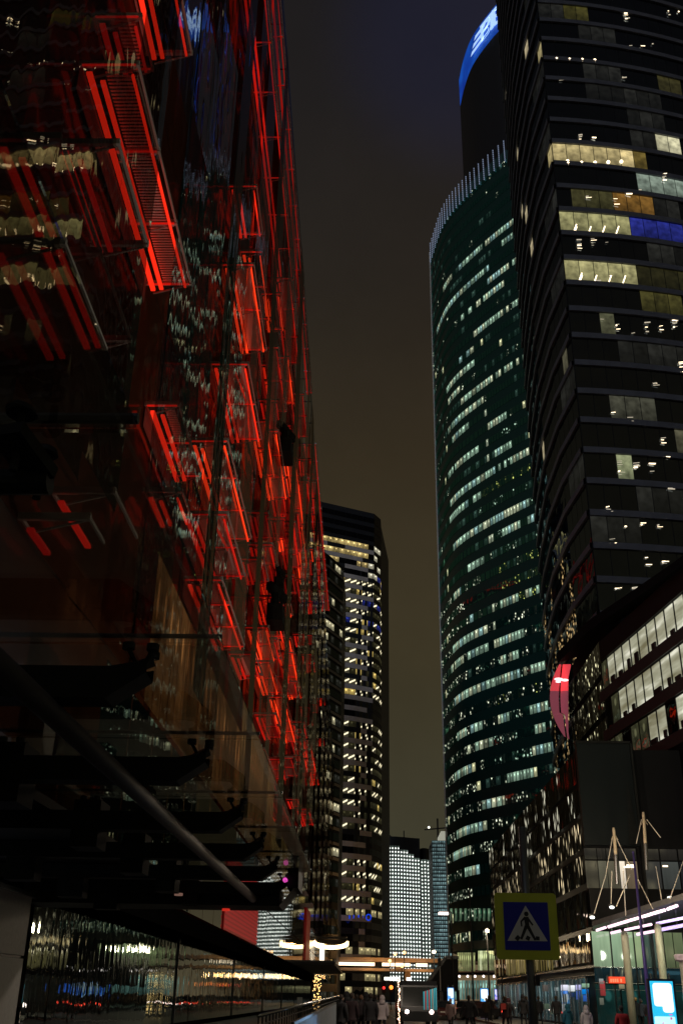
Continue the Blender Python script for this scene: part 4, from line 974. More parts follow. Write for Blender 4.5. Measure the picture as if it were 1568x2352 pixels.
a, b_ = atY(1398, 2258, YP-.15), atY(1434, 2244, YP-.15)
MB().box((a.x, YP-.35, a.z), (b_.x, YP-.12, b_.z)).build('red_shop_sign', mat('red_shop_sign', (.8, .05, .02), .5, emit=(1, .07, .02), es=1.0), PV)
s = MB()
for q in ((1401, 1404), (1406, 1409), (1411, 1414), (1416, 1419), (1424, 1427)):
    a, b_ = atY(q[0], 2256, YP-.4), atY(q[1], 2248, YP-.4); s.box((a.x, YP-.37, a.z), (b_.x, YP-.36, b_.z))
s.build('sign_strokes', mat('pale_red', (1, .3, .2), .5, emit=(1, .22, .10), es=1.1), PV)
s = MB()
for px, py, w_, h_, c in ((1383, 2270, 9, 34, (.30, .04, .04, 0)), (1380, 2254, 9, 12, (.25, .28, .27, 0)), (1427, 2266, 12, 10, (.26, .22, .13, 0)), (1381, 2300, 8, 16, (.12, .13, .1, 0))):
    a, b_ = atY(px-w_/2, py+h_/2, YP-.05), atY(px+w_/2, py-h_/2, YP-.05); s.face([(a.x, YP-.03, a.z), (b_.x, YP-.03, a.z), (b_.x, YP-.03, b_.z), (a.x, YP-.03, b_.z)], 0, c)
s.build('inside_poster', wp, PV, weld=False)
# storey above: dim glass with a tan lit room
s = MB(); x = XP+.1; 
for x0, x1, c in ((14.7, 15.5, (.045, .04, .028)), (15.55, 16.1, (.10, .095, .065)), (16.15, 16.9, (.10, .09, .06)), (16.95, 17.3, (.9, .78, .62)), (17.35, 18.1, (.16, .12, .075)), (18.6, 19.6, (.03, .03, .028)), (19.7, 20.8, (.05, .055, .05)), (20.9, 22.3, (.012, .012, .014))):
    s.face([(x0, YP, 8.3), (x1, YP, 8.3), (x1, YP, 10.0), (x0, YP, 10.0)], 0, (*c, 0)); s.face([(x0, YP, 10.1), (x1, YP, 10.1), (x1, YP, 10.8), (x0, YP, 10.8)], 0, (.02, .018, .015, 0))
s.build('upper_window', wp, PV, weld=False)
s = MB(); 
for px0, px1, py in ((1432, 1455, 1993), (1438, 1456, 1989), (1521, 1532, 1991)):
    a, b_ = atY(px0, py, YP-.05), atY(px1, py-2, YP-.05); s.box((a.x, YP-.1, a.z), (b_.x, YP-.04, b_.z+.03))
s.build('ceiling_tube', lamp_glint_m, PV)
# street-side shop windows with blue and white screens inside
s = MB(); y = 72
while y < 120:
    u = random.random(); c = (.01, .02, .022, 0)
    s.face([(XP-.02, y, .25), (XP-.02, y+1.35, .25), (XP-.02, y+1.35, 3.0), (XP-.02, y, 3.0)], 0, (*[v*(1+2*u) for v in c[:3]], .0)); y += 1.45
s.build('street_shop_glass', WF, PV, weld=False)
scr = MB()
def side_quad(px0, py0, px1, py1, c, x=XP-.06):
    a, b_, d_, e_2 = atX(px0, py1, x), atX(px1, py1, x), atX(px1, py0, x), atX(px0, py0, x); scr.face([a, b_, d_, e_2], 0, (*c, 0))
for q in ((1287, 2262, 1303, 2275, (.85, .85, 1)), (1304, 2263, 1319, 2277, (.9, .95, 1)), (1321, 2262, 1332, 2274, (.5, .5, .85)), (1335, 2259, 1352, 2268, (.25, .42, .28)), (1290, 2276, 1302, 2283, (.03, .2, .7)), (1306, 2280, 1318, 2290, (.01, .03, .1)),
          (1335, 2272, 1350, 2284, (.0, .2, .65)), (1338, 2286, 1350, 2300, (.02, .1, .4)), (1322, 2276, 1331, 2296, (.05, .1, .35)), (1272, 2268, 1281, 2276, (.25, .3, .3)), (1245, 2262, 1262, 2277, (.09, .08, .07)),
          (1230, 2305, 1262, 2318, (.06, .09, .06)), (1265, 2300, 1285, 2330, (.10, .13, .10)), (1290, 2306, 1300, 2326, (.2, .24, .24)), (1185, 2262, 1192, 2300, (.07, .08, .09)), (1160, 2262, 1168, 2290, (.05, .05, .05))): side_quad(*q)
scr.build('shop_screens', wp, PV, weld=False)
s = MB(); y = 71.9
while y < 121: s.box((XP-.16, y, .2), (XP-.05, y+.09, 3.1)); y += 1.45*2
s.box((XP-.15, 71.9, 2.98), (XP-.06, 120, 3.06)); s.build('shop_mullions', M['chrome'], PV)
for q0, q1, c in ((1165, 1270, (.22, .17, .055)), (1145, 1215, (.2, .16, .06))):
    s = MB(); y0 = atX(q1, 2215, XP).y; y1 = atX(q0, 2215, XP).y; y = y0
    while y < y1: f = random.uniform(.3, 1.3); s.face([(XP-.04, y, 3.75), (XP-.04, y+.6, 3.75), (XP-.04, y+.6, 5.6), (XP-.04, y, 5.6)], 0, (*[v*f for v in c], 0)); y += 1.3
    s.build('yellow_window_row', wp, PV, weld=False); break

# canopy with pink-white tubes, columns, masts and stays
CN = thing('forecourt_canopy', 'dark canopy with pinkish white light tubes before the pale green windows', 'canopy', (18, 66, 6))
LTB = mat('pink_tube', (1, 1, 1), .5, emit=(1, .66, .86), es=1.5); LTV = mat('violet_tube', (1, 1, 1), .5, emit=(.62, .45, 1), es=1.3)
def tb(p, q, y0, y1, r_, m_): MB().tube([atY(*p, y0), atY(*q, y1)], r_, 8).build('light_tube', m_, CN)
tb((1369, 2137), (1390, 2130), 66, 65.4, .075, LTB); tb((1396, 2129), (1526, 2090), 65.2, 61, .085, LTB); tb((1532, 2088), (1554, 2080), 60.8, 60, .085, LTB)
tb((1402, 2143), (1424, 2138), 68, 67.5, .075, LTB); tb((1434, 2136), (1495, 2123), 67.3, 65.5, .075, LTB); tb((1507, 2121), (1585, 2105), 65.2, 62.5, .08, LTV)
tb((1462, 2146), (1500, 2139), 68.5, 67.3, .085, LTB); tb((1508, 2137), (1590, 2121), 67.2, 65, .1, LTV)
s = MB(); A1, A2, A3, A4 = atY(1372, 2132, 67), atY(1640, 2050, 60), atY(1640, 2118, 69), atY(1372, 2141, 69)
s.loft([[A1+Vector((-.3, 0, .12)), A2+Vector((0, 0, .12)), A3+Vector((0, 0, .25)), A4+Vector((-.3, 0, .12))], [A1+Vector((-.3, 0, .4)), A2+Vector((0, 0, .45)), A3+Vector((0, 0, .55)), A4+Vector((-.3, 0, .4))]])
s.build('roof', mat('canopy_soffit', (.06, .06, .06), .5, noisy=.5, nscale=5), CN)
s = MB()
for t in (.12, .26, .4, .54, .68, .82): s.beam(A1.lerp(A2, t)+Vector((0, 0, .03)), A4.lerp(A3, t)+Vector((0, 0, .06)), .08, .12)
s.build('ribs', M['steel'], CN)
cm = mat('column_paint', (.55, .55, .42), .4, noisy=.15)
for x0, x1, yt, Yc in ((1425, 1442, 2138, 66), (1501, 1518, 2121, 64)):
    t_, u_ = atY((x0+x1)/2-6, yt, Yc), atY((x0+x1)/2+8, 2345, Yc); r_ = (x1-x0)/2556*Yc/2
    MB().tube([(t_.x+.12, Yc, 0), (t_.x+.12, Yc, t_.z-.25), (t_.x+.12, Yc, t_.z)], [r_, r_, r_*.6], 16).build('column', cm, CN, smooth=True)
ec = thing('entrance_pillar', 'pale round pillar with a pink-lit capital at the right frame edge', 'pillar', (0, 0, 0)); t_ = atY(1563, 2192, 40); ec.location = (t_.x, 40, 0)
s = MB().tube([(t_.x+.12, 40, 0), (t_.x+.12, 40, t_.z-.25)], .22, 16); s.build('shaft', cm, ec)
MB().tube([(t_.x+.12, 40, t_.z-.26), (t_.x+.12, 40, t_.z-.2), (t_.x+.12, 40, t_.z-.04), (t_.x+.12, 40, t_.z)], [.22, .34, .38, .34], 16).build('capital', mat('capital_paint', (.9, .8, .8), .5), ec)
mastm = mat('mast_paint', (.8, .68, .48), .6)
cabm = mat('stay_cable', (.85, .8, .7), .6)
def mast(label, top, mid, low, Ym, stays):
    o = thing('canopy_mast', label, 'mast', atY(*low, Ym), 'masts holding up the canopy'); T, Mi, Lo = atY(*top, Ym), atY(*mid, Ym), atY(*low, Ym)
    MB().tube([T, T.lerp(Mi, .08), Mi], [.06, .085, .095], 10).build('mast_head', mastm, o)
    MB().tube([Mi, Lo], [.13, .1], 10).build('mast_foot', M['chrome'], o)
    for p, y0, q, y1 in stays: MB().tube([atY(*p, y0), atY(*q, y1)], .025, 6).build('stay_cable', cabm, o)
    for dx in (-1, 1): MB().beam(T.lerp(Mi, .2), T.lerp(Mi, .2)+Vector((dx*.2, 0, -.4)), .03).build('bracket', mastm, o)
mast('shorter lit mast with thin steel stays standing left on the canopy', (1408, 1901), (1413, 1963), (1416, 2030), 64, [((1405, 1925), 64, (1390, 2010), 64), ((1390, 2010), 64, (1362, 2103), 65), ((1414, 1925), 64, (1450, 1998), 64), ((1446, 2010), 64, (1414, 2082), 63), ((1430, 2000), 64, (1436, 2105), 65), ((1404, 2000), 64, (1402, 2080), 65)])
mast('taller lit mast with thin steel stays standing right on the canopy', (1476, 1865), (1481, 1938), (1484, 1998), 64, [((1472, 1882), 64, (1460, 1938), 64), ((1484, 1882), 64, (1516, 1924), 64), ((1464, 2020), 64, (1498, 2088), 62), ((1505, 1990), 64, (1519, 2070), 64), ((1570, 1972), 62, (1537, 2064), 61)])
for k_i, (px, py) in enumerate(((1359, 2107), (1404, 2084), (1537, 2062))):
    o = thing('floodlight', ['small floodlight at the canopy tip by the rippled glass', 'small floodlight between the mast stays', 'small floodlight under the right stay of the canopy'][k_i], 'floodlight', atY(px, py, 64))
    MB().ball(atY(px, py, 64), .11, 0, 8, 5, (1.4, 1, .8)).build('lens', mat('flood_lens', (1, 1, 1), .5, emit=(.9, .95, .9), es=2.5), o)
    MB().box(atY(px, py, 64.2)-Vector((.15, .0, -.05)), atY(px, py, 64.2)+Vector((.15, .2, .2))).build('housing', M['black'], o)

# ================================================================== street furniture
SB, SY, SW = mat('sign_blue', (.006, .01, .22), .4, spec=.3), mat('sign_yellow', (.42, .44, .02), .5), mat('sign_white', (.5, .47, .42), .5)
def crossing_sign(name, label, x, y, zc, size, rz, poletop, poler, bright=0):
    o = thing(name, label, 'road sign', (x, y, 0), 'pedestrian crossing signs', local=True); o.rotation_euler = (0, 0, rz); h = size/2
    ms = [SY, SB, SW] if not bright else [mat('lit_'+m.name, m.node_tree.nodes['Principled BSDF'].inputs['Base Color'].default_value[:3], .5) for m, c in ((SY, 0), (SB, 0), (SW, 0))]
    def plate(s_, hh, y0, y1, r_):
        ring = []
        for cx, cy, a0 in ((hh-r_, hh-r_, 0), (-hh+r_, hh-r_, 90), (-hh+r_, -hh+r_, 180), (hh-r_, -hh+r_, 270)):
            for j in range(5): a = R(a0+j*22.5); ring.append((cx+r_*math.cos(a), cy+r_*math.sin(a)))
        return s_.loft([[Vector((u, y1, zc+v)) for u, v in ring], [Vector((u, y0, zc+v)) for u, v in ring]])
    plate(MB(), h, -.022, 0, .05*size).build('border_plate', ms[0], o)
    k = size/.9
    plate(MB(), h*.72, -.028, -.023, .01).build('blue_field', ms[1], o)
    s_ = MB(); s_.face([(-h*.64, -.034, zc-h*.45), (h*.64, -.034, zc-h*.45), (0, -.034, zc+h*.62)]); s_.build('white_triangle', ms[2], o)
    s_ = MB(); Y = -.040
    def bar(a, b2, w0, w1):
        a, b2 = Vector((a[0]*h, Y, zc+a[1]*h)), Vector((b2[0]*h, Y, zc+b2[1]*h)); d = (b2-a).normalized(); n_ = Vector((-d.z, 0, d.x)); s_.face([a-n_*w0*h/2, b2-n_*w1*h/2, b2+n_*w1*h/2, a+n_*w0*h/2])
    s_.face([(.01*h+.075*h*math.cos(t), Y, zc+.36*h+.075*h*math.sin(t)) for t in [2*math.pi*j/12 for j in range(12)]])
    bar((0, .27), (.02, -.02), .15, .13); bar((.03, 0), (.25, -.42), .11, .07); bar((-.01, 0), (-.2, -.40), .11, .07)
    bar((.03, .25), (.2, .02), .07, .05); bar((-.03, .26), (-.17, .13), .07, .05); bar((-.17, .14), (-.16, -.02), .05, .05)
    for u in (-.33, .02, .35): bar((u-.03, -.42), (u+.03-.05*(u > .2)+.04*(u < 0), -.31), .13, .12)
    s_.build('walking_figure', M['black'], o)
    MB().tube([(.03, .08, 0), (.03, .08, poletop)], poler, 14).build('pole', mat('sign_pole', (.13, .13, .12), .45, .6), o, smooth=True)
    MB().box((-.03, .0, zc-.25*k), (.09, .09, zc-.2*k)).box((-.03, .0, zc+.2*k), (.09, .09, zc+.25*k)).build('clamps', M['steel'], o)
    if poler > .05: MB().box((.09, .02, zc-h-.34), (.15, .12, zc-h-.22)).build('connection_box', M['black'], o)
p = atY(1208, 2127, 16); q = atY(1203, 1898, 16)
crossing_sign('crossing_sign', 'large yellow-bordered pedestrian crossing sign on a dark pole in front', p.x, 16, p.z, .91, R(-2.5), q.z, .058)
p = atY(1283, 2257, 92); crossing_sign('crossing_sign', 'small far pedestrian crossing sign before the blue shop screens', p.x, 92, p.z, .72, 0, p.z+.4, .04, 1)
def pole_thing(label, px, top, Yp, r0, r1, m_, name='lamp_post'):
    t_ = atY(px, top, Yp); o = thing(name, label, 'post', (t_.x, Yp, 0)); MB().tube([(t_.x, Yp, 0), (t_.x, Yp, 2.5), (t_.x, Yp, t_.z)], [r0*1.1, r0, r1], 12).build('shaft', m_, o, smooth=True)
    MB().tube([(t_.x, Yp, 0), (t_.x, Yp, .25)], r0*1.7, 12).build('base', m_, o); MB().ball((t_.x, Yp, t_.z), r1*1.4, 0, 8, 5).build('cap', m_, o); return o, t_
pole_thing('tall thin flagpole glowing violet near its foot beside the screen', 1453, 1958, 46, .085, .04, mat('violet_pole', (.16, .12, .42), .35, .3), 'flagpole')
vl = bpy.data.lights.new('violet_glow', 'POINT'); vl.energy = 9; vl.color = (.45, .4, 1); vl.shadow_soft_size = .3; vo = bpy.data.objects.new('screen_light', vl); vo.location = atY(1500, 2290, 44.5); COL.objects.link(vo)
pole_thing('thin dark pole rising before the green tower entrance', 1076, 2010, 75, .06, .035, M['black'])
pole_thing('thin dark pole hidden behind the lit lamp by the sign', 1148, 2165, 110, .07, .05, M['black'])
# round street lamps seen as points
bulb = mat('lamp_glow', (1, 1, 1), .5, emit=(1, .78, .48), es=14); bulbw = mat('lamp_glow_white', (1, 1, 1), .5, emit=(1, .8, .7), es=9)
for i, (px, py, Yl, e, r_) in enumerate(((1118, 2138, 90, 55, .17), (996, 2186, 130, 30, .2), (1345, 1994, 400, 0, 0))):
    if not r_: continue
    c = atY(px, py, Yl); o = thing('street_lamp', ['warm round street lamp glowing left of the big crossing sign', 'small round street lamp at the top of the dark covered stair'][i], 'street lamp', (c.x, Yl, 0), 'street lamps along the road')
    MB().tube([(c.x, Yl+.3, 0), (c.x, Yl+.3, c.z+.1)], [.08, .05], 10).build('post', M['steel'], o); MB().beam((c.x, Yl+.3, c.z+.15), (c.x, Yl-.3, c.z+.2), .12, .08).build('arm', M['steel'], o)
    MB().ball(c, r_, 0, 10, 6, (1, 1, .8)).build('globe', bulb, o)
    l_ = bpy.data.lights.new('lamp_light', 'POINT'); l_.energy = e*10; l_.color = (1, .78, .5); l_.shadow_soft_size = .3; lo_ = bpy.data.objects.new('lamp_light', l_); lo_.location = c-Vector((0, .6, .4)); COL.objects.link(lo_)
c = atY(1018, 2098, 100); o = thing('street_lamp', 'flat bar-shaped lamp head beside the gridded blue block', 'street lamp', (c.x+1.3, 100, 0)); w_ = 22/2556*100/2
MB().box((c.x-w_, 99.8, c.z-.09), (c.x+w_, 100.3, c.z+.09)).build('light_bar', bulbw, o); MB().tube([(c.x+w_+.3, 100.2, 0), (c.x+w_+.3, 100.2, c.z+.15)], .06).build('post', M['black'], o); MB().beam((c.x-w_, 100.2, c.z+.16), (c.x+w_+.3, 100.2, c.z+.16), .1).build('arm', M['black'], o)
# city-light screens
def ad(label, px0, px1, py0, py1, Ya, cols, bright=1.0, framed=True):
    a, b_ = atY(px0, py1, Ya), atY(px1, py0, Ya); zb = max(.3, a.z); o = thing('advert_screen', label, 'advertising screen', ((a.x+b_.x)/2, Ya, 0), 'lit advertising screens')
    W2, H2 = b_.x-a.x, b_.z-zb; x0 = a.x; f = W2*.09
    MB().box((x0-f, Ya+.02, 0), (x0+W2+f, Ya+.22, b_.z+f)).build('case', mat('screen_case', (.03, .02, .06), .4), o)
    def em(n_, c, st): return mat(n_, (.5, .5, .5), .5, emit=c, es=st*bright)
    MB().box((x0, Ya, zb), (x0+W2, Ya+.019, b_.z)).build('backlight', em('screen_cyan', cols[0], .9), o)
    def rr_(n_, u0, v0, u1, v1, m_, y_, r_=.12):
        r_ *= W2; pts = []; X0, X1, Z0, Z1 = x0+u0*W2, x0+u1*W2, zb+v0*H2, zb+v1*H2
        for cx, cz, a0 in ((X1-r_, Z1-r_, 0), (X0+r_, Z1-r_, 90), (X0+r_, Z0+r_, 180), (X1-r_, Z0+r_, 270)):
            for j in range(5): t = R(a0+22.5*j); pts.append((cx+r_*math.cos(t), Ya-y_, cz+r_*math.sin(t)))
        MB().face(pts[::-1]).build(n_, m_, o)
    rr_('white_area', .1, .5, .93, .96, em('screen_white', cols[1], 1.15), .004)
    rr_('white_area', .45, .38, .93, .7, em('screen_white', cols[1], 1.15), .006)
    rr_('pale_area', .04, .03, .93, .30, em('screen_pale', cols[2], 1.0), .005, .05)
    for u, v, w_, h_ in ((.68, .33, .16, .02), (.72, .24, .09, .05), (.35, .12, .08, .05), (.7, .1, .12, .015), (.38, .18, .06, .012)): rr_('print', u, v, u+w_, v+h_, em('screen_print', cols[3], .9), .008, .03)
    MB().tube([(x0+W2*.1, Ya+.1, b_.z+f), (x0+W2*.1, Ya+.1, b_.z+f+.18)], .035).tube([(x0+W2*.9, Ya+.1, b_.z+f), (x0+W2*.9, Ya+.1, b_.z+f+.18)], .035).build('top_studs', M['chrome'], o)
    return o
ad('large cyan and white advertising screen at the lower right', 1503, 1543, 2254, 2370, 38, ((.0, .55, .9), (1, 1, 1), (.55, 1, 1), (.6, .08, .35)), 1.15)
ad('bright blue and white advertising screen left of the dark striding man', 1028, 1041, 2269, 2306, 100, ((.05, .35, 1), (.8, .95, 1), (.5, .8, 1), (.2, .5, 1)), 1.2)
ad('white advertising screen with pink foot behind the waiting people', 1104, 1120, 2271, 2316, 100, ((.05, .4, 1), (1, 1, 1), (.95, .7, .95), (.8, .4, .7)), 1.3)
ad('narrow violet advertising screen far down the pavement', 1136, 1140, 2272, 2296, 120, ((.1, .15, 1), (.7, .7, 1), (.6, .5, 1), (.4, .3, 1)), 1.0)

kq = thing('mirror_kiosks', 'unseen row of blue and white lit kiosks added for the left glass reflections', 'kiosk', (17.6, 126, 0))  # hidden glowing kiosks added to give the mirror glass blue reflections
MB().box((17.7, 126, 0), (20, 146, 3.3)).build('wall', M['dark_clad'], kq); scr = MB(); y = 126.3
while y < 145:
    c = random.choice([(.05, .2, .9), (.6, .75, 1), (.02, .1, .7), (.1, .5, .6), (.02, .03, .04)]); scr.face([(17.66, y, .7+random.random()*.5), (17.66, y+.7, .7), (17.66, y+.7, 2.4), (17.66, y, 2.4)], 0, (*c, 0)); y += random.uniform(.8, 1.7)
scr.build('screens', wp, kq, weld=False)
# covered stair / footbridge end in the middle distance
cs = thing('covered_stair', 'dark glazed stair enclosure sloping down to the street in the middle', 'stair', (6, 118, 0)); Yc = 118
P = [atY(*q, Yc) for q in ((972, 2275), (1022, 2203), (1052, 2203), (1052, 2275))]
s = MB(); s.loft([[v for v in P[::-1]], [v+Vector((1.5, 18, 0)) for v in P[::-1]]]); s.build('enclosure', M['dark_clad'], cs)
s = MB(); s.beam(P[0]+Vector((-.1, -.2, .1)), P[1]+Vector((0, -.2, .15)), .3, .35); s.beam(P[1]+Vector((0, -.2, .15)), P[2]+Vector((0, -.2, .15)), .3, .3); s.build('roof_edge', M['steel'], cs)
s = MB()
for x_ in (P[0].x+.4, P[3].x-.2): s.box((x_, Yc, 0), (x_+.3, Yc+.3, P[0].z+.1))
s.build('support', M['dark_clad'], cs)
t_ = atY(1009, 2190, 112); tl = thing('traffic_light', 'slim pale traffic light post before the dark stair', 'traffic light', (t_.x, 112, 0)); MB().tube([(t_.x, 112, 0), (t_.x, 112, t_.z)], .05).build('post', M['white'], tl); a = atY(1009, 2210, 111.8); MB().box(a-Vector((.16, 0, .4)), a+Vector((.16, .2, .4))).build('signal_head', M['black'], tl)

# overpass far down the street, lit orange below
ov = thing('overpass', 'far road overpass lit orange with long white light strips under it', 'bridge', (8, 300, 0))
orange = mat('orange_lit_concrete', (.35, .26, .18), .8, noisy=.4, nscale=.3)
za = EYE+300*tan_el(920, 2216); s = MB(); s.box((-60, 300, za+.7), (70, 312, za+1.7)).box((-60, 300.5, za-1.6), (70, 311, za-.9)).build('deck', orange, ov)
s = MB()
for x in (-24, 11.8, 24): s.box((x, 303, 0), (x+1.6, 306, za-1.6))
s.box((9.2, 299.6, za-1.0), (11.2, 300.2, za+.9)).build('pier', orange, ov)
s = MB(); 
for px0, px1, py in ((877, 941, 2216), (955, 981, 2216), (-10, 860, 2216)):
    a, b_ = atY(px0, py, 299.5), atY(px1, py, 299.5); s.box((a.x, 299.3, za-.40), (b_.x, 299.7, za+.42))
s.build('light_strip', mat('overpass_strip', (1, 1, 1), .5, emit=(1, .72, .5), es=2.2), ov)
s = MB(); z2 = EYE+290*tan_el(900, 2248)
for px0, px1 in ((882, 918), (933, 944)): a, b_ = atY(px0, 2248, 290), atY(px1, 2248, 290); s.box((a.x, 290, z2-.38), (b_.x, 290.4, z2+.38))
s.build('lower_light_strip', mat('lower_strip', (1, 1, 1), .5, emit=(1, .95, .85), es=2), ov)
for px, py, c_i in ((907, 2191, 0), (923, 2219, 1), (928, 2188, 2), (895, 2207, 3)):
    a = atY(px, py, 296); o = thing('street_lamp', ['orange lamp above the overpass at its left', 'orange lamp hanging on the overpass fascia', 'faint orange lamp over the overpass middle', 'pale lamp low on the overpass left end'][c_i], 'street lamp', (a.x, 296, 0))
    MB().ball(a, .42, 0, 8, 5).build('globe', mat('orange_globe', (1, 1, 1), .5, emit=(1, .5, .15), es=4), o); MB().tube([(a.x, 296, 0), (a.x, 296, a.z-.3)], .12, 6).build('post', M['steel'], o)
for px, py, c, cc in ((898, 2268, (1, .22, .03), 'orange'), (881, 2269, (.9, .02, .02), 'red')):
    a = atY(px, py, 170); o = thing('traffic_light', cc+' traffic light glowing over the road below the overpass', 'traffic light', (a.x, 170, 0)); MB().ball(a, .3 if cc == 'orange' else .2, 0, 8, 5).build('lens', mat(cc+'_lens', (1, 1, 1), .5, emit=c, es=3), o)
    MB().tube([(a.x, 170.3, 0), (a.x, 170.3, a.z+.4)], .07, 6).build('post', M['black'], o); MB().box((a.x-.3, 170.32, a.z-.7), (a.x+.3, 170.5, a.z+.9)).build('housing', M['black'], o)

# railing along the ramp, with a blue-lit barrier panel behind
rl = thing('railing', 'stainless handrail with close balusters rising along the left pavement', 'railing', (-1.5, 16, 0))
a, b_ = atY(594, 2333, 15.5), atY(783, 2286, 46)
MB().tube([a, a.lerp(b_, .5)+Vector((0, 0, .004)), b_], .028, 10).build('handrail', M['chrome'], rl, smooth=True)
s = MB()
for i in range(60): c = a.lerp(b_, i/59.); s.beam((c.x, c.y, c.z-1.0), (c.x, c.y, c.z-.02), .022)
s.build('balusters', M['steel'], rl); s = MB(); s.beam(a-Vector((0, 0, .12)), b_-Vector((0, 0, .12)), .02); s.build('lower_rail', M['steel'], rl)
a2, b2 = atY(668, 2356, 15), atY(768, 2306, 30)
br = thing('barrier', 'pale blue lit barrier panel below the stainless handrail', 'barrier', (-1, 20, 0)); s = MB(); s.face([a2-Vector((0, 0, .9)), b2-Vector((0, 0, .9)), b2, a2]); s.face([b2-Vector((0, 0, .9))+Vector((.05, 0, 0)), a2-Vector((0, 0, .9))+Vector((.05, 0, 0)), a2+Vector((.05, 0, 0)), b2+Vector((.05, 0, 0))]); s.build('panel', mat('barrier_paint', (.3, .36, .45), .5, noisy=.4), br)
MB().beam(a2+Vector((.02, 0, .02)), b2+Vector((.02, 0, .02)), .05).build('top_rail', M['steel'], br)
o = thing('notice_board', 'small pale notice on a dark stand before the mirror glass', 'notice', atY(690, 2303, 30)); c = atY(688, 2303, 30)
MB().box(c-Vector((.07, 0, .13)), c+Vector((.07, .03, .13))).build('sheet', mat('notice', (.8, .8, .85), .6), o); MB().box((c.x-.06, 30.02, 0), (c.x+.06, 30.06, c.z-.13)).build('stand', M['steel'], o)
tr = thing('light_tree', 'slender tree wrapped in warm fairy lights by the left wall', 'tree', atY(725, 2350, 80)); tr.location.z = 0; c = atY(727, 2300, 80)
MB().tube([(c.x, 80, 0), (c.x+.05, 80, 2.3)], [.07, .03], 8).build('trunk', mat('bark', (.08, .06, .04), .9), tr); s = MB(); l_ = MB()
for i in range(110):
    z = random.uniform(.3, 3.0); r_ = .1+.2*(z > .8)*random.random(); t = random.uniform(0, 6.3); q = (c.x+r_*math.cos(t), 80+r_*math.sin(t), z); s.ball(q, .035, 0, 6, 3)
    if z > 1: l_.beam((c.x, 80, z-.3), q, .02)
l_.build('branches', M['black'], tr); s.build('fairy_lights', mat('fairy_light', (1, 1, 1), .5, emit=(1, .6, .2), es=3, sample=False), tr)
fs = thing('light_column', 'slim post strung with small warm lights beside the bus', 'light post', (0, 0, 0)); c = atY(915, 2290, 62); fs.location = (c.x, 62, 0)
MB().tube([(c.x, 62, 0), (c.x, 62, 2.6)], .035).build('post', M['chrome'], fs); s = MB()
for i in range(26): s.ball((c.x+random.uniform(-.05, .05), 61.9, .1+i*.095), .03+.03*(i % 5 == 0), 0, 6, 4)
s.build('light_string', mat('string_light', (1, 1, 1), .5, emit=(1, .6, .4), es=4, sample=False), fs)

def lamp(name, loc, e, c, r_=.3):
    l_ = bpy.data.lights.new(name, 'POINT'); l_.energy = e; l_.color = c; l_.shadow_soft_size = r_; o = bpy.data.objects.new(name, l_); o.location = loc; COL.objects.link(o)
lamp('street_fill', (3.5, 38, 8.5), 1500, (1, .82, .66)); lamp('street_fill', (8, 60, 8), 900, (1, .82, .6))  # unseen point lamps added over the street to brighten the people
lamp('canopy_fill', (17.2, 61, 4.6), 110, (.9, 1, .75)); lamp('canopy_fill', (19.2, 60, 4.6), 110, (.9, 1, .75))  # unseen point lamps added under the canopy to brighten its columns
lamp('pillar_fill_white', (-9, 20.5, 3.4), 9, (.85, 1, .9)); lamp('pillar_fill_violet', (-10.6, 21.5, 1.2), 9, (.5, .42, 1))  # no signs here: point lamps added to light the clad pillar
lamp('mast_floodlight', atY(1404, 2084, 62)+Vector((0, -2, .3)), 260, (1, .72, .45), .15); lamp('mast_floodlight', atY(1500, 2062, 60)+Vector((0, -2, .3)), 300, (1, .72, .45), .15)
lamp('capital_fill', atY(1556, 2186, 38.8), 8, (1, .6, .75), .1); lamp('barrier_fill', (-.3, 20, 1.2), 5, (.3, .6, 1), .2); lamp('sign_fill', atY(1283, 2250, 88), 30, (.8, .9, 1), .2)  # unseen lamps added to brighten the capital, barrier panel and small sign
for x in (-12, 3, 16): lamp('overpass_light', (x, 295, 15), 1300, (1, .5, .16), .6); lamp('overpass_light', (x, 297, 6.4), 700, (1, .5, .16), .6)
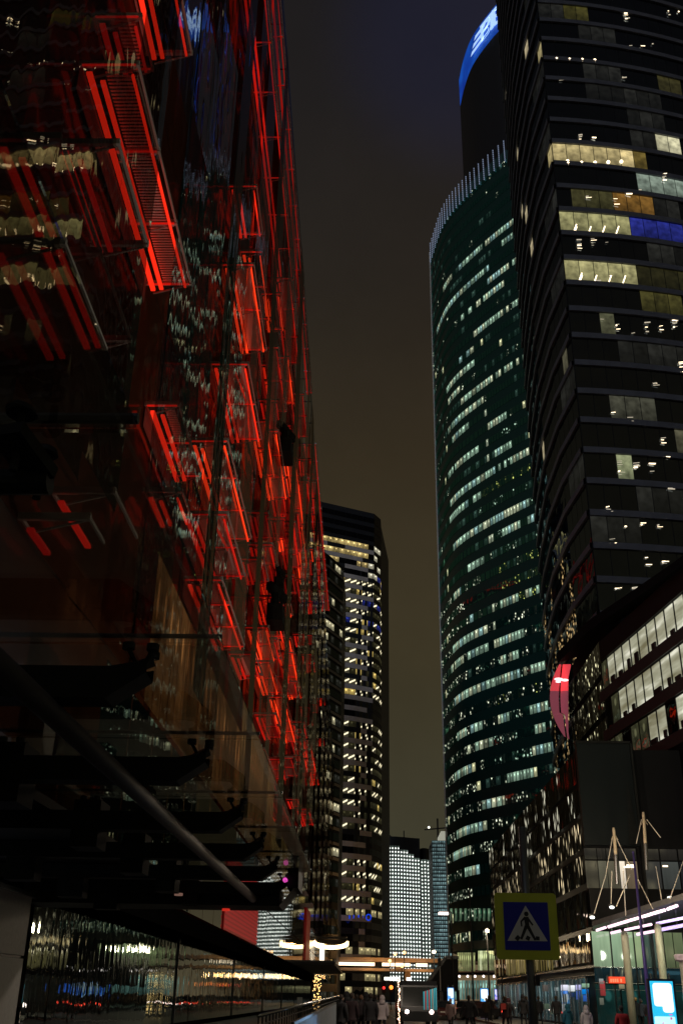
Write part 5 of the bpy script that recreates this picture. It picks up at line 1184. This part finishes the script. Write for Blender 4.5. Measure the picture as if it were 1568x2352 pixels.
# ================================================================== vehicles
tyre = mat('tyre', (.02, .02, .02), .8); cg = mat('vehicle_glass', (.02, .025, .03), .08, spec=1); tail = mat('tail_light', (.5, 0, 0), .4, emit=(1, .06, .03), es=3.5); head = mat('headlight', (1, 1, 1), .4, emit=(1, .72, .62), es=11)
def bus(px0, px1, pytop, Yb):
    a, b_ = atY(px0, pytop, Yb), atY(px1, pytop, Yb); W2 = b_.x-a.x; x0 = a.x; H2 = a.z
    o = thing('bus', 'dark bus coming towards the camera with bright headlights', 'bus', (x0+W2/2, Yb, 0)); bd = mat('bus_paint', (.03, .032, .035), .25)
    prof = [(0, .35), (-.12, .9), (-.1, 1.15), (.05, H2-.25), (.3, H2), (10.5, H2), (10.8, H2-.3), (10.8, .35)]
    s = MB(); s.loft([[Vector((x0, Yb+y, z)) for y, z in prof], [Vector((x0+W2, Yb+y, z)) for y, z in prof]][::-1]); s.build('body', bd, o)
    s = MB(); s.face([(x0+.12, Yb-.125, 1.2), (x0+W2-.12, Yb-.125, 1.2), (x0+W2-.15, Yb+.03, H2-.35), (x0+.15, Yb+.03, H2-.35)]); s.build('windscreen', cg, o)
    s = MB(); sp_ = MB()
    for i in range(7): s.face([(x0+W2+.01, Yb+.9+i*1.4, 1.25), (x0+W2+.01, Yb+2.1+i*1.4, 1.25), (x0+W2+.01, Yb+2.1+i*1.4, H2-.4), (x0+W2+.01, Yb+.9+i*1.4, H2-.4)])
    s.build('side_windows', cg, o)
    for x in (x0+.38, x0+W2-.38): MB().tube([(x, Yb-.15, .88), (x, Yb-.05, .88)], .12, 12).build('headlight', head, o)
    for x in (x0-.02, x0+W2-.23):
        for y in (2, 8.5): 
            wh = MB().tube([(x, Yb+y, .48), (x+.25, Yb+y, .48)], .48, 16).build('wheel', tyre, o); MB().tube([(x-.01, Yb+y, .48), (x+.26, Yb+y, .48)], .22, 10).build('rim', M['chrome'], wh)
    for x, d in ((x0, -1), (x0+W2, 1)): MB().beam((x, Yb, H2-.5), (x+.25*d, Yb-.35, H2-.6), .05).box((x+.25*d-.08, Yb-.42, H2-1.1), (x+.25*d+.08, Yb-.34, H2-.6)).build('mirror', M['black'], o)
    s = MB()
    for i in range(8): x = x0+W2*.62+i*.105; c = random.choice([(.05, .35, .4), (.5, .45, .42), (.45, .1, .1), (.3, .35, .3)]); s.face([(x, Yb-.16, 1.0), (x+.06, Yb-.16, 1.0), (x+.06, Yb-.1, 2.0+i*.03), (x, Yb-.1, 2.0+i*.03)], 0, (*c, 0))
    s.build('painted_reflections', wp, o)  # coloured reflections on the bus front painted as glowing strips
bus(919, 1003, 2252, 68)
def car(label, x, y, rz, col, L=4.5, H2=1.45, lights='tail'):
    o = thing('car', label, 'car', (x, y, 0), 'cars waiting in the street', local=True); o.rotation_euler = (0, 0, rz); W2 = 1.8
    p_ = mat('car_paint', col, .25, .3); lo = [(-L/2, .35), (-L/2, .8), (-L/2+.15, .95), (L/2-1.0, .95), (L/2-.1, .78), (L/2, .55), (L/2, .3)]; up = [(-L/2+.25, .95), (-L/2+.8, H2), (.4, H2), (1.2, .95)]
    s = MB(); s.loft([[Vector((-W2/2, y_, z)) for y_, z in lo], [Vector((W2/2, y_, z)) for y_, z in lo]]); s.build('body', p_, o)
    s = MB(); s.loft([[Vector((-W2/2+.05+(.14 if z > 1 else 0), y_, z)) for y_, z in up], [Vector((W2/2-.05-(.14 if z > 1 else 0), y_, z)) for y_, z in up]]); s.build('cabin', cg, o)
    MB().box((-W2/2+.22, -L/2+.85, H2), (W2/2-.22, .35, H2+.02)).build('roof', p_, o)
    for sx_ in (-1, 1):
        MB().box((sx_*.7-.17, -L/2-.02, .68), (sx_*.7+.17, -L/2+.03, .84)).build('tail_light', tail, o); MB().box((sx_*.7-.17, L/2-.08, .55), (sx_*.7+.17, L/2+.02, .68)).build('headlight', M['chrome'] if lights == 'tail' else head, o)
        for yy in (-L/2+.85, L/2-.85): wh = MB().tube([(sx_*.92-.1, yy, .33), (sx_*.92+.1, yy, .33)], .33, 16).build('wheel', tyre, o); MB().tube([(sx_*.92-.11, yy, .33), (sx_*.92+.11, yy, .33)], .18, 10).build('rim', M['chrome'], wh)
    MB().box((-.3, -L/2-.03, .55), (.3, -L/2-.005, .66)).build('number_plate', M['white'], o)
c = atY(1018, 2309, 96); car('dark car with glowing red tail lights just right of the bus', c.x, 98, 0, (.08, .02, .02))
c = atY(1068, 2310, 104); car('pale silver car half hidden behind the striding man', c.x, 106, 0, (.25, .25, .27))
c = atY(1085, 2310, 90); car('black car crossing before the lit screens', c.x+.9, 96, R(75), (.015, .015, .02))
c = atY(850, 2300, 120); car('dark car far off beyond the crowd', c.x, 124, 0, (.05, .05, .06))
c = atY(800, 2300, 150); car('distant car with warm lights behind the crowd on the left', c.x, 150, 0, (.12, .1, .06), lights='head')

for lb_, x_, y_ in (('oncoming car with lit headlights far behind the bus', 6.6, 140), ('second oncoming car with lit headlights queued far behind the bus', 6.9, 152), ('last oncoming car with lit headlights in the queue', 7.4, 166)): car(lb_, x_, y_, math.pi, (.05, .05, .06), lights='head')
# ================================================================== people
def skin_mesh(name, pts, edges, radii, m_, parent, sub=1, root=0):
    me = bpy.data.meshes.new(name); me.from_pydata(pts, edges, []); me.materials.append(m_); o = bpy.data.objects.new(name, me); COL.objects.link(o); o.parent = parent
    md = o.modifiers.new('s', 'SKIN'); md.use_smooth_shade = True
    for i, r_ in enumerate(radii): me.skin_vertices[0].data[i].radius = r_ if isinstance(r_, tuple) else (r_, r_)
    me.skin_vertices[0].data[root].use_root = True
    if sub: o.modifiers.new('b', 'SUBSURF').levels = sub; o.modifiers['b'].render_levels = sub
    return o
skinm = mat('skin', (.5, .33, .25), .6); SK = {}
def cloth(c):
    k = tuple(round(v, 3) for v in c)
    if k not in SK: SK[k] = mat('cloth', c, .85, noisy=.25, nscale=8)
    return SK[k]
def person(label, px, Yp, coat, legs=(.02, .02, .025), hgt=1.72, face=0, stride=.12, hood=None, hair=(.05, .035, .02), arm=.0, group='people walking on the pavements', skirt=.0):
    g = atY(px, 2300, Yp); o = thing('person', label, 'person', (g.x, Yp, 0.0 if -3.4 < g.x < 9.4 else .13), group, local=True); o.rotation_euler = (0, 0, face); k = hgt/1.75; ln = Vector
    base = ln((0, 0, 0))
    P = [(0, 0, .95), (0, .01, 1.15), (0, 0, 1.38), (0, 0, 1.5), (0, .02, 1.6), (0, .03, 1.71),
         (-.2, 0, 1.42), (-.27-arm*.2, .02, 1.15), (-.26-arm*.35, .1+arm*.1, .9), (-.26-arm*.37, .13+arm*.1, .81),
         (.2, 0, 1.42), (.27+arm*.2, .02, 1.15), (.26+arm*.35, .08, .9), (.26+arm*.37, .1, .81),
         (-.1, 0, .88), (-.11, stride*.8, .5), (-.11, stride*.9-.0, .09), (-.11, stride+.14, .05),
         (.1, 0, .88), (.11, -stride*.3, .5), (.11, -stride*1.3, .12), (.11, -stride+.1, .05)]
    E_ = [(0, 1), (1, 2), (2, 3), (3, 4), (4, 5), (2, 6), (6, 7), (7, 8), (8, 9), (2, 10), (10, 11), (11, 12), (12, 13), (0, 14), (14, 15), (15, 16), (16, 17), (0, 18), (18, 19), (19, 20), (20, 21)]
    Rr = [(.15, .11), (.14, .1), (.15, .1), .055, (.075, .09), (.07, .085), .07, .05, .038, .035, .07, .05, .038, .035, .1, .065, .045, .035, .1, .065, .045, .035]
    P = [tuple(v*k for v in p) for p in P]; Rr = [tuple(v*k for v in r_) if isinstance(r_, tuple) else r_*k for r_ in Rr]
    bodym = skinm; bd = skin_mesh('body', P, E_, Rr, cloth(legs), o)
    # head skin and hair as clothing-like children
    s = MB(); s.ball((0, .035*k, 1.655*k), .098*k, 0, 12, 8, (.82, .95, 1.15)); s.ball((0, .135*k, 1.64*k), .018*k, 0, 6, 4, (.8, 1, 1.3)); s.tube([(0, .01*k, 1.5*k), (0, .02*k, 1.6*k)], .055*k, 10)
    for sx_ in (-1, 1): s.ball((sx_*.083*k, .03*k, 1.65*k), .022*k, 0, 6, 4, (.5, 1, 1.4)); 
    s.build('face', skinm, bd, smooth=True)
    e = MB()
    for sx_ in (-1, 1): e.ball((sx_*.032*k, .122*k, 1.67*k), .011*k, 0, 6, 4)
    e.build('eyes', M['black'], bd)
    # coat: torso and sleeves in one
    P2 = [P[0], P[1], P[2], (0, 0, 1.47*k), P[6], P[7], P[8], P[10], P[11], P[12], (0, 0, (.82-skirt)*k)]
    skin_mesh('coat', P2, [(0, 1), (1, 2), (2, 3), (2, 4), (4, 5), (5, 6), (2, 7), (7, 8), (8, 9), (0, 10)], [(.21*k, .15*k), (.2*k, .15*k), (.2*k, .14*k), .09*k, .1*k, .078*k, .06*k, .1*k, .078*k, .06*k, (.22*k, .16*k)], cloth(coat), o)
    if hood: s = MB(); s.ball((0, .0, 1.665*k), .145*k, 0, 12, 7, (.95, 1, 1.12)); s.tube([(0, -.02*k, 1.42*k), (0, -.01*k, 1.6*k)], [.16*k, .12*k], 12); s.build('hood', cloth(hood), o, smooth=True)
    else: s = MB(); s.ball((0, .005*k, 1.69*k), .108*k, 0, 12, 7, (.88, 1, 1.0)); s.build('hair', cloth(hair), o, smooth=True)
    return o
dk = (.012, .012, .015)
person('person in a pale hooded jacket seen from behind beside the crowd', 877, 50, (.62, .54, .56), hood=(.62, .54, .56), hgt=1.66, skirt=.02)
cr_l = [('dark silhouette of a person at the left end of the crowd', 783, 42, 0), ('person in dark hood second from the left of the crowd', 796, 47, 1), ('tall dark figure in the left half of the crowd', 807, 44, 0),
        ('short dark-coated figure in the middle of the crowd', 819, 49, 0), ('dark figure with brown hair in the middle of the crowd', 829, 46, 0), ('dark hooded figure in the right half of the crowd', 840, 50, 1), ('dark figure near the right end of the crowd', 851, 45, 0), ('dark figure just left of the pale hooded jacket', 862, 53, 0)]
for i, (lb_, px, Yp, hd) in enumerate(cr_l): person(lb_, px, Yp, (.012+.006*(i % 3), .012, .015), hgt=1.66+.035*(i*7 % 4), face=R(-40+i*53 % 90), hood=dk if hd else None, hair=(.03, .02, .015) if i != 4 else (.12, .06, .03), group='crowd on the left pavement')
person('person in a light tan and pink coat crossing the road', 1034, 60, (.38, .27, .26), (.02, .02, .02), 1.6, R(160), .2, hair=(.25, .12, .14), skirt=.2)
person('dark striding man with arms held out in the middle of the road', 1076, 56, dk, dk, 1.76, R(0), .25, arm=.5)
person('left person of the dark pair standing before the white screen', 1116, 84, (.05, .035, .02), dk, 1.7, R(170))
person('right person of the dark pair standing before the white screen', 1123, 85, dk, dk, 1.74, R(190), hood=dk)
person('dark person carrying a red bag left of the sign pole', 1159, 58, (.03, .01, .012), dk, 1.75, R(20), .15)
person('dark person close behind the one with the red bag', 1167, 64, dk, dk, 1.66, R(-30), hood=(.05, .01, .015))
bg_ = thing('bag', 'small red bag held by the dark person', 'bag', (0, 0, 0)); c = atY(1155, 2311, 57.6); bg_.location = c; MB().box(c-Vector((.13, .05, .15)), c+Vector((.13, .05, .12))).build('pouch', mat('red_bag', (.8, .08, .06), .6), bg_); MB().tube([c+Vector((-.08, 0, .12)), c+Vector((0, 0, .28)), c+Vector((.08, 0, .12))], .012, 6).build('handle', M['black'], bg_)
person('dark hooded person just left of the sign pole', 1200, 66, dk, dk, 1.74, R(10), hood=dk)
person('second dark person squeezed against the sign pole', 1208, 70, dk, dk, 1.68, R(-20))
person('dark person just right of the sign pole', 1236, 72, dk, dk, 1.7, R(15))
person('slim dark person before the white shop screens', 1276, 68, dk, dk, 1.72, R(0))
person('person in a teal blue jacket bending forward near the shop', 1301, 48, (.02, .15, .22), dk, 1.45, R(30), hood=(.02, .15, .22))
person('person in a white hooded jacket near the shop corner', 1343, 46, (.55, .52, .55), dk, 1.42, R(10), hood=(.55, .52, .55))
person('dark red jacketed person with grey shoulders and black cap', 1424, 40, (.28, .012, .02), dk, 1.46, R(8), hair=dk)
person('blond person in dark clothes by the round column', 1459, 68, (.02, .03, .035), dk, 1.72, R(10), hair=(.65, .42, .14))
person('person in grey-blue clothes with a bag next to the blond one', 1470, 68, (.05, .07, .1), dk, 1.66, R(-60), hair=(.1, .1, .12))
person('fair-haired person right of the violet flagpole', 1488, 66, (.03, .03, .04), (.2, .02, .03), 1.62, R(-20), hair=(.55, .33, .12))

# ================================================================== the city behind the viewer, seen only as reflections
rb = [('office_tower', 'lit office tower behind the viewer mirrored in the glass', (40, -90), 44, 120, 4), ('office_tower', 'pale lit slab behind the viewer mirrored in the glass', (-60, -120), 50, 95, 9), ('office_tower', 'wide lit office block beside the viewer on the right', (75, -10), 50, 70, 14)]
WB = winmat('rear_tower_glass', (.3, .3, .3), .2, (.01, .01, .01), (.2, .2, .2), .05)
for nm, lb_, (x, y), wd, hh, sd_ in rb:
    o = thing(nm, lb_, 'tower', (x, y, 0)); MB().box((x-wd/2, y-20, 0), (x+wd/2, y+20, hh)).build('wall', M['dark_clad'], o); s = MB()
    for k in range(int(hh/4)):
        for j in range(int(wd/2.2)):
            if runs(k, j, sd_, .25) > .02 and rnd(k, j, sd_) < .75:
                f = .6+.8*rnd(j, k, sd_); xx = x-wd/2+j*2.2; s.face([(xx+.2, y+20.1, k*4+1), (xx+.2, y+20.1, k*4+3.2), (xx+2, y+20.1, k*4+3.2), (xx+2, y+20.1, k*4+1)], 0, (.7*f, .62*f, .36*f, 0))
        for j in range(18):
            if runs(k, j, sd_+3, .25) > .02 and rnd(k, j, sd_+1) < .75:
                f = .6+.8*rnd(j, k, sd_+5); yy = y-20+j*2.2; xs_ = x-wd/2-.1 if x > 0 else x+wd/2+.1; s.face([(xs_, yy+.2, k*4+1), (xs_, yy+2, k*4+1), (xs_, yy+2, k*4+3.2), (xs_, yy+.2, k*4+3.2)], 0, (.6*f, .62*f, .42*f, 0))
    s.build('lit_windows', WB, o, weld=False)
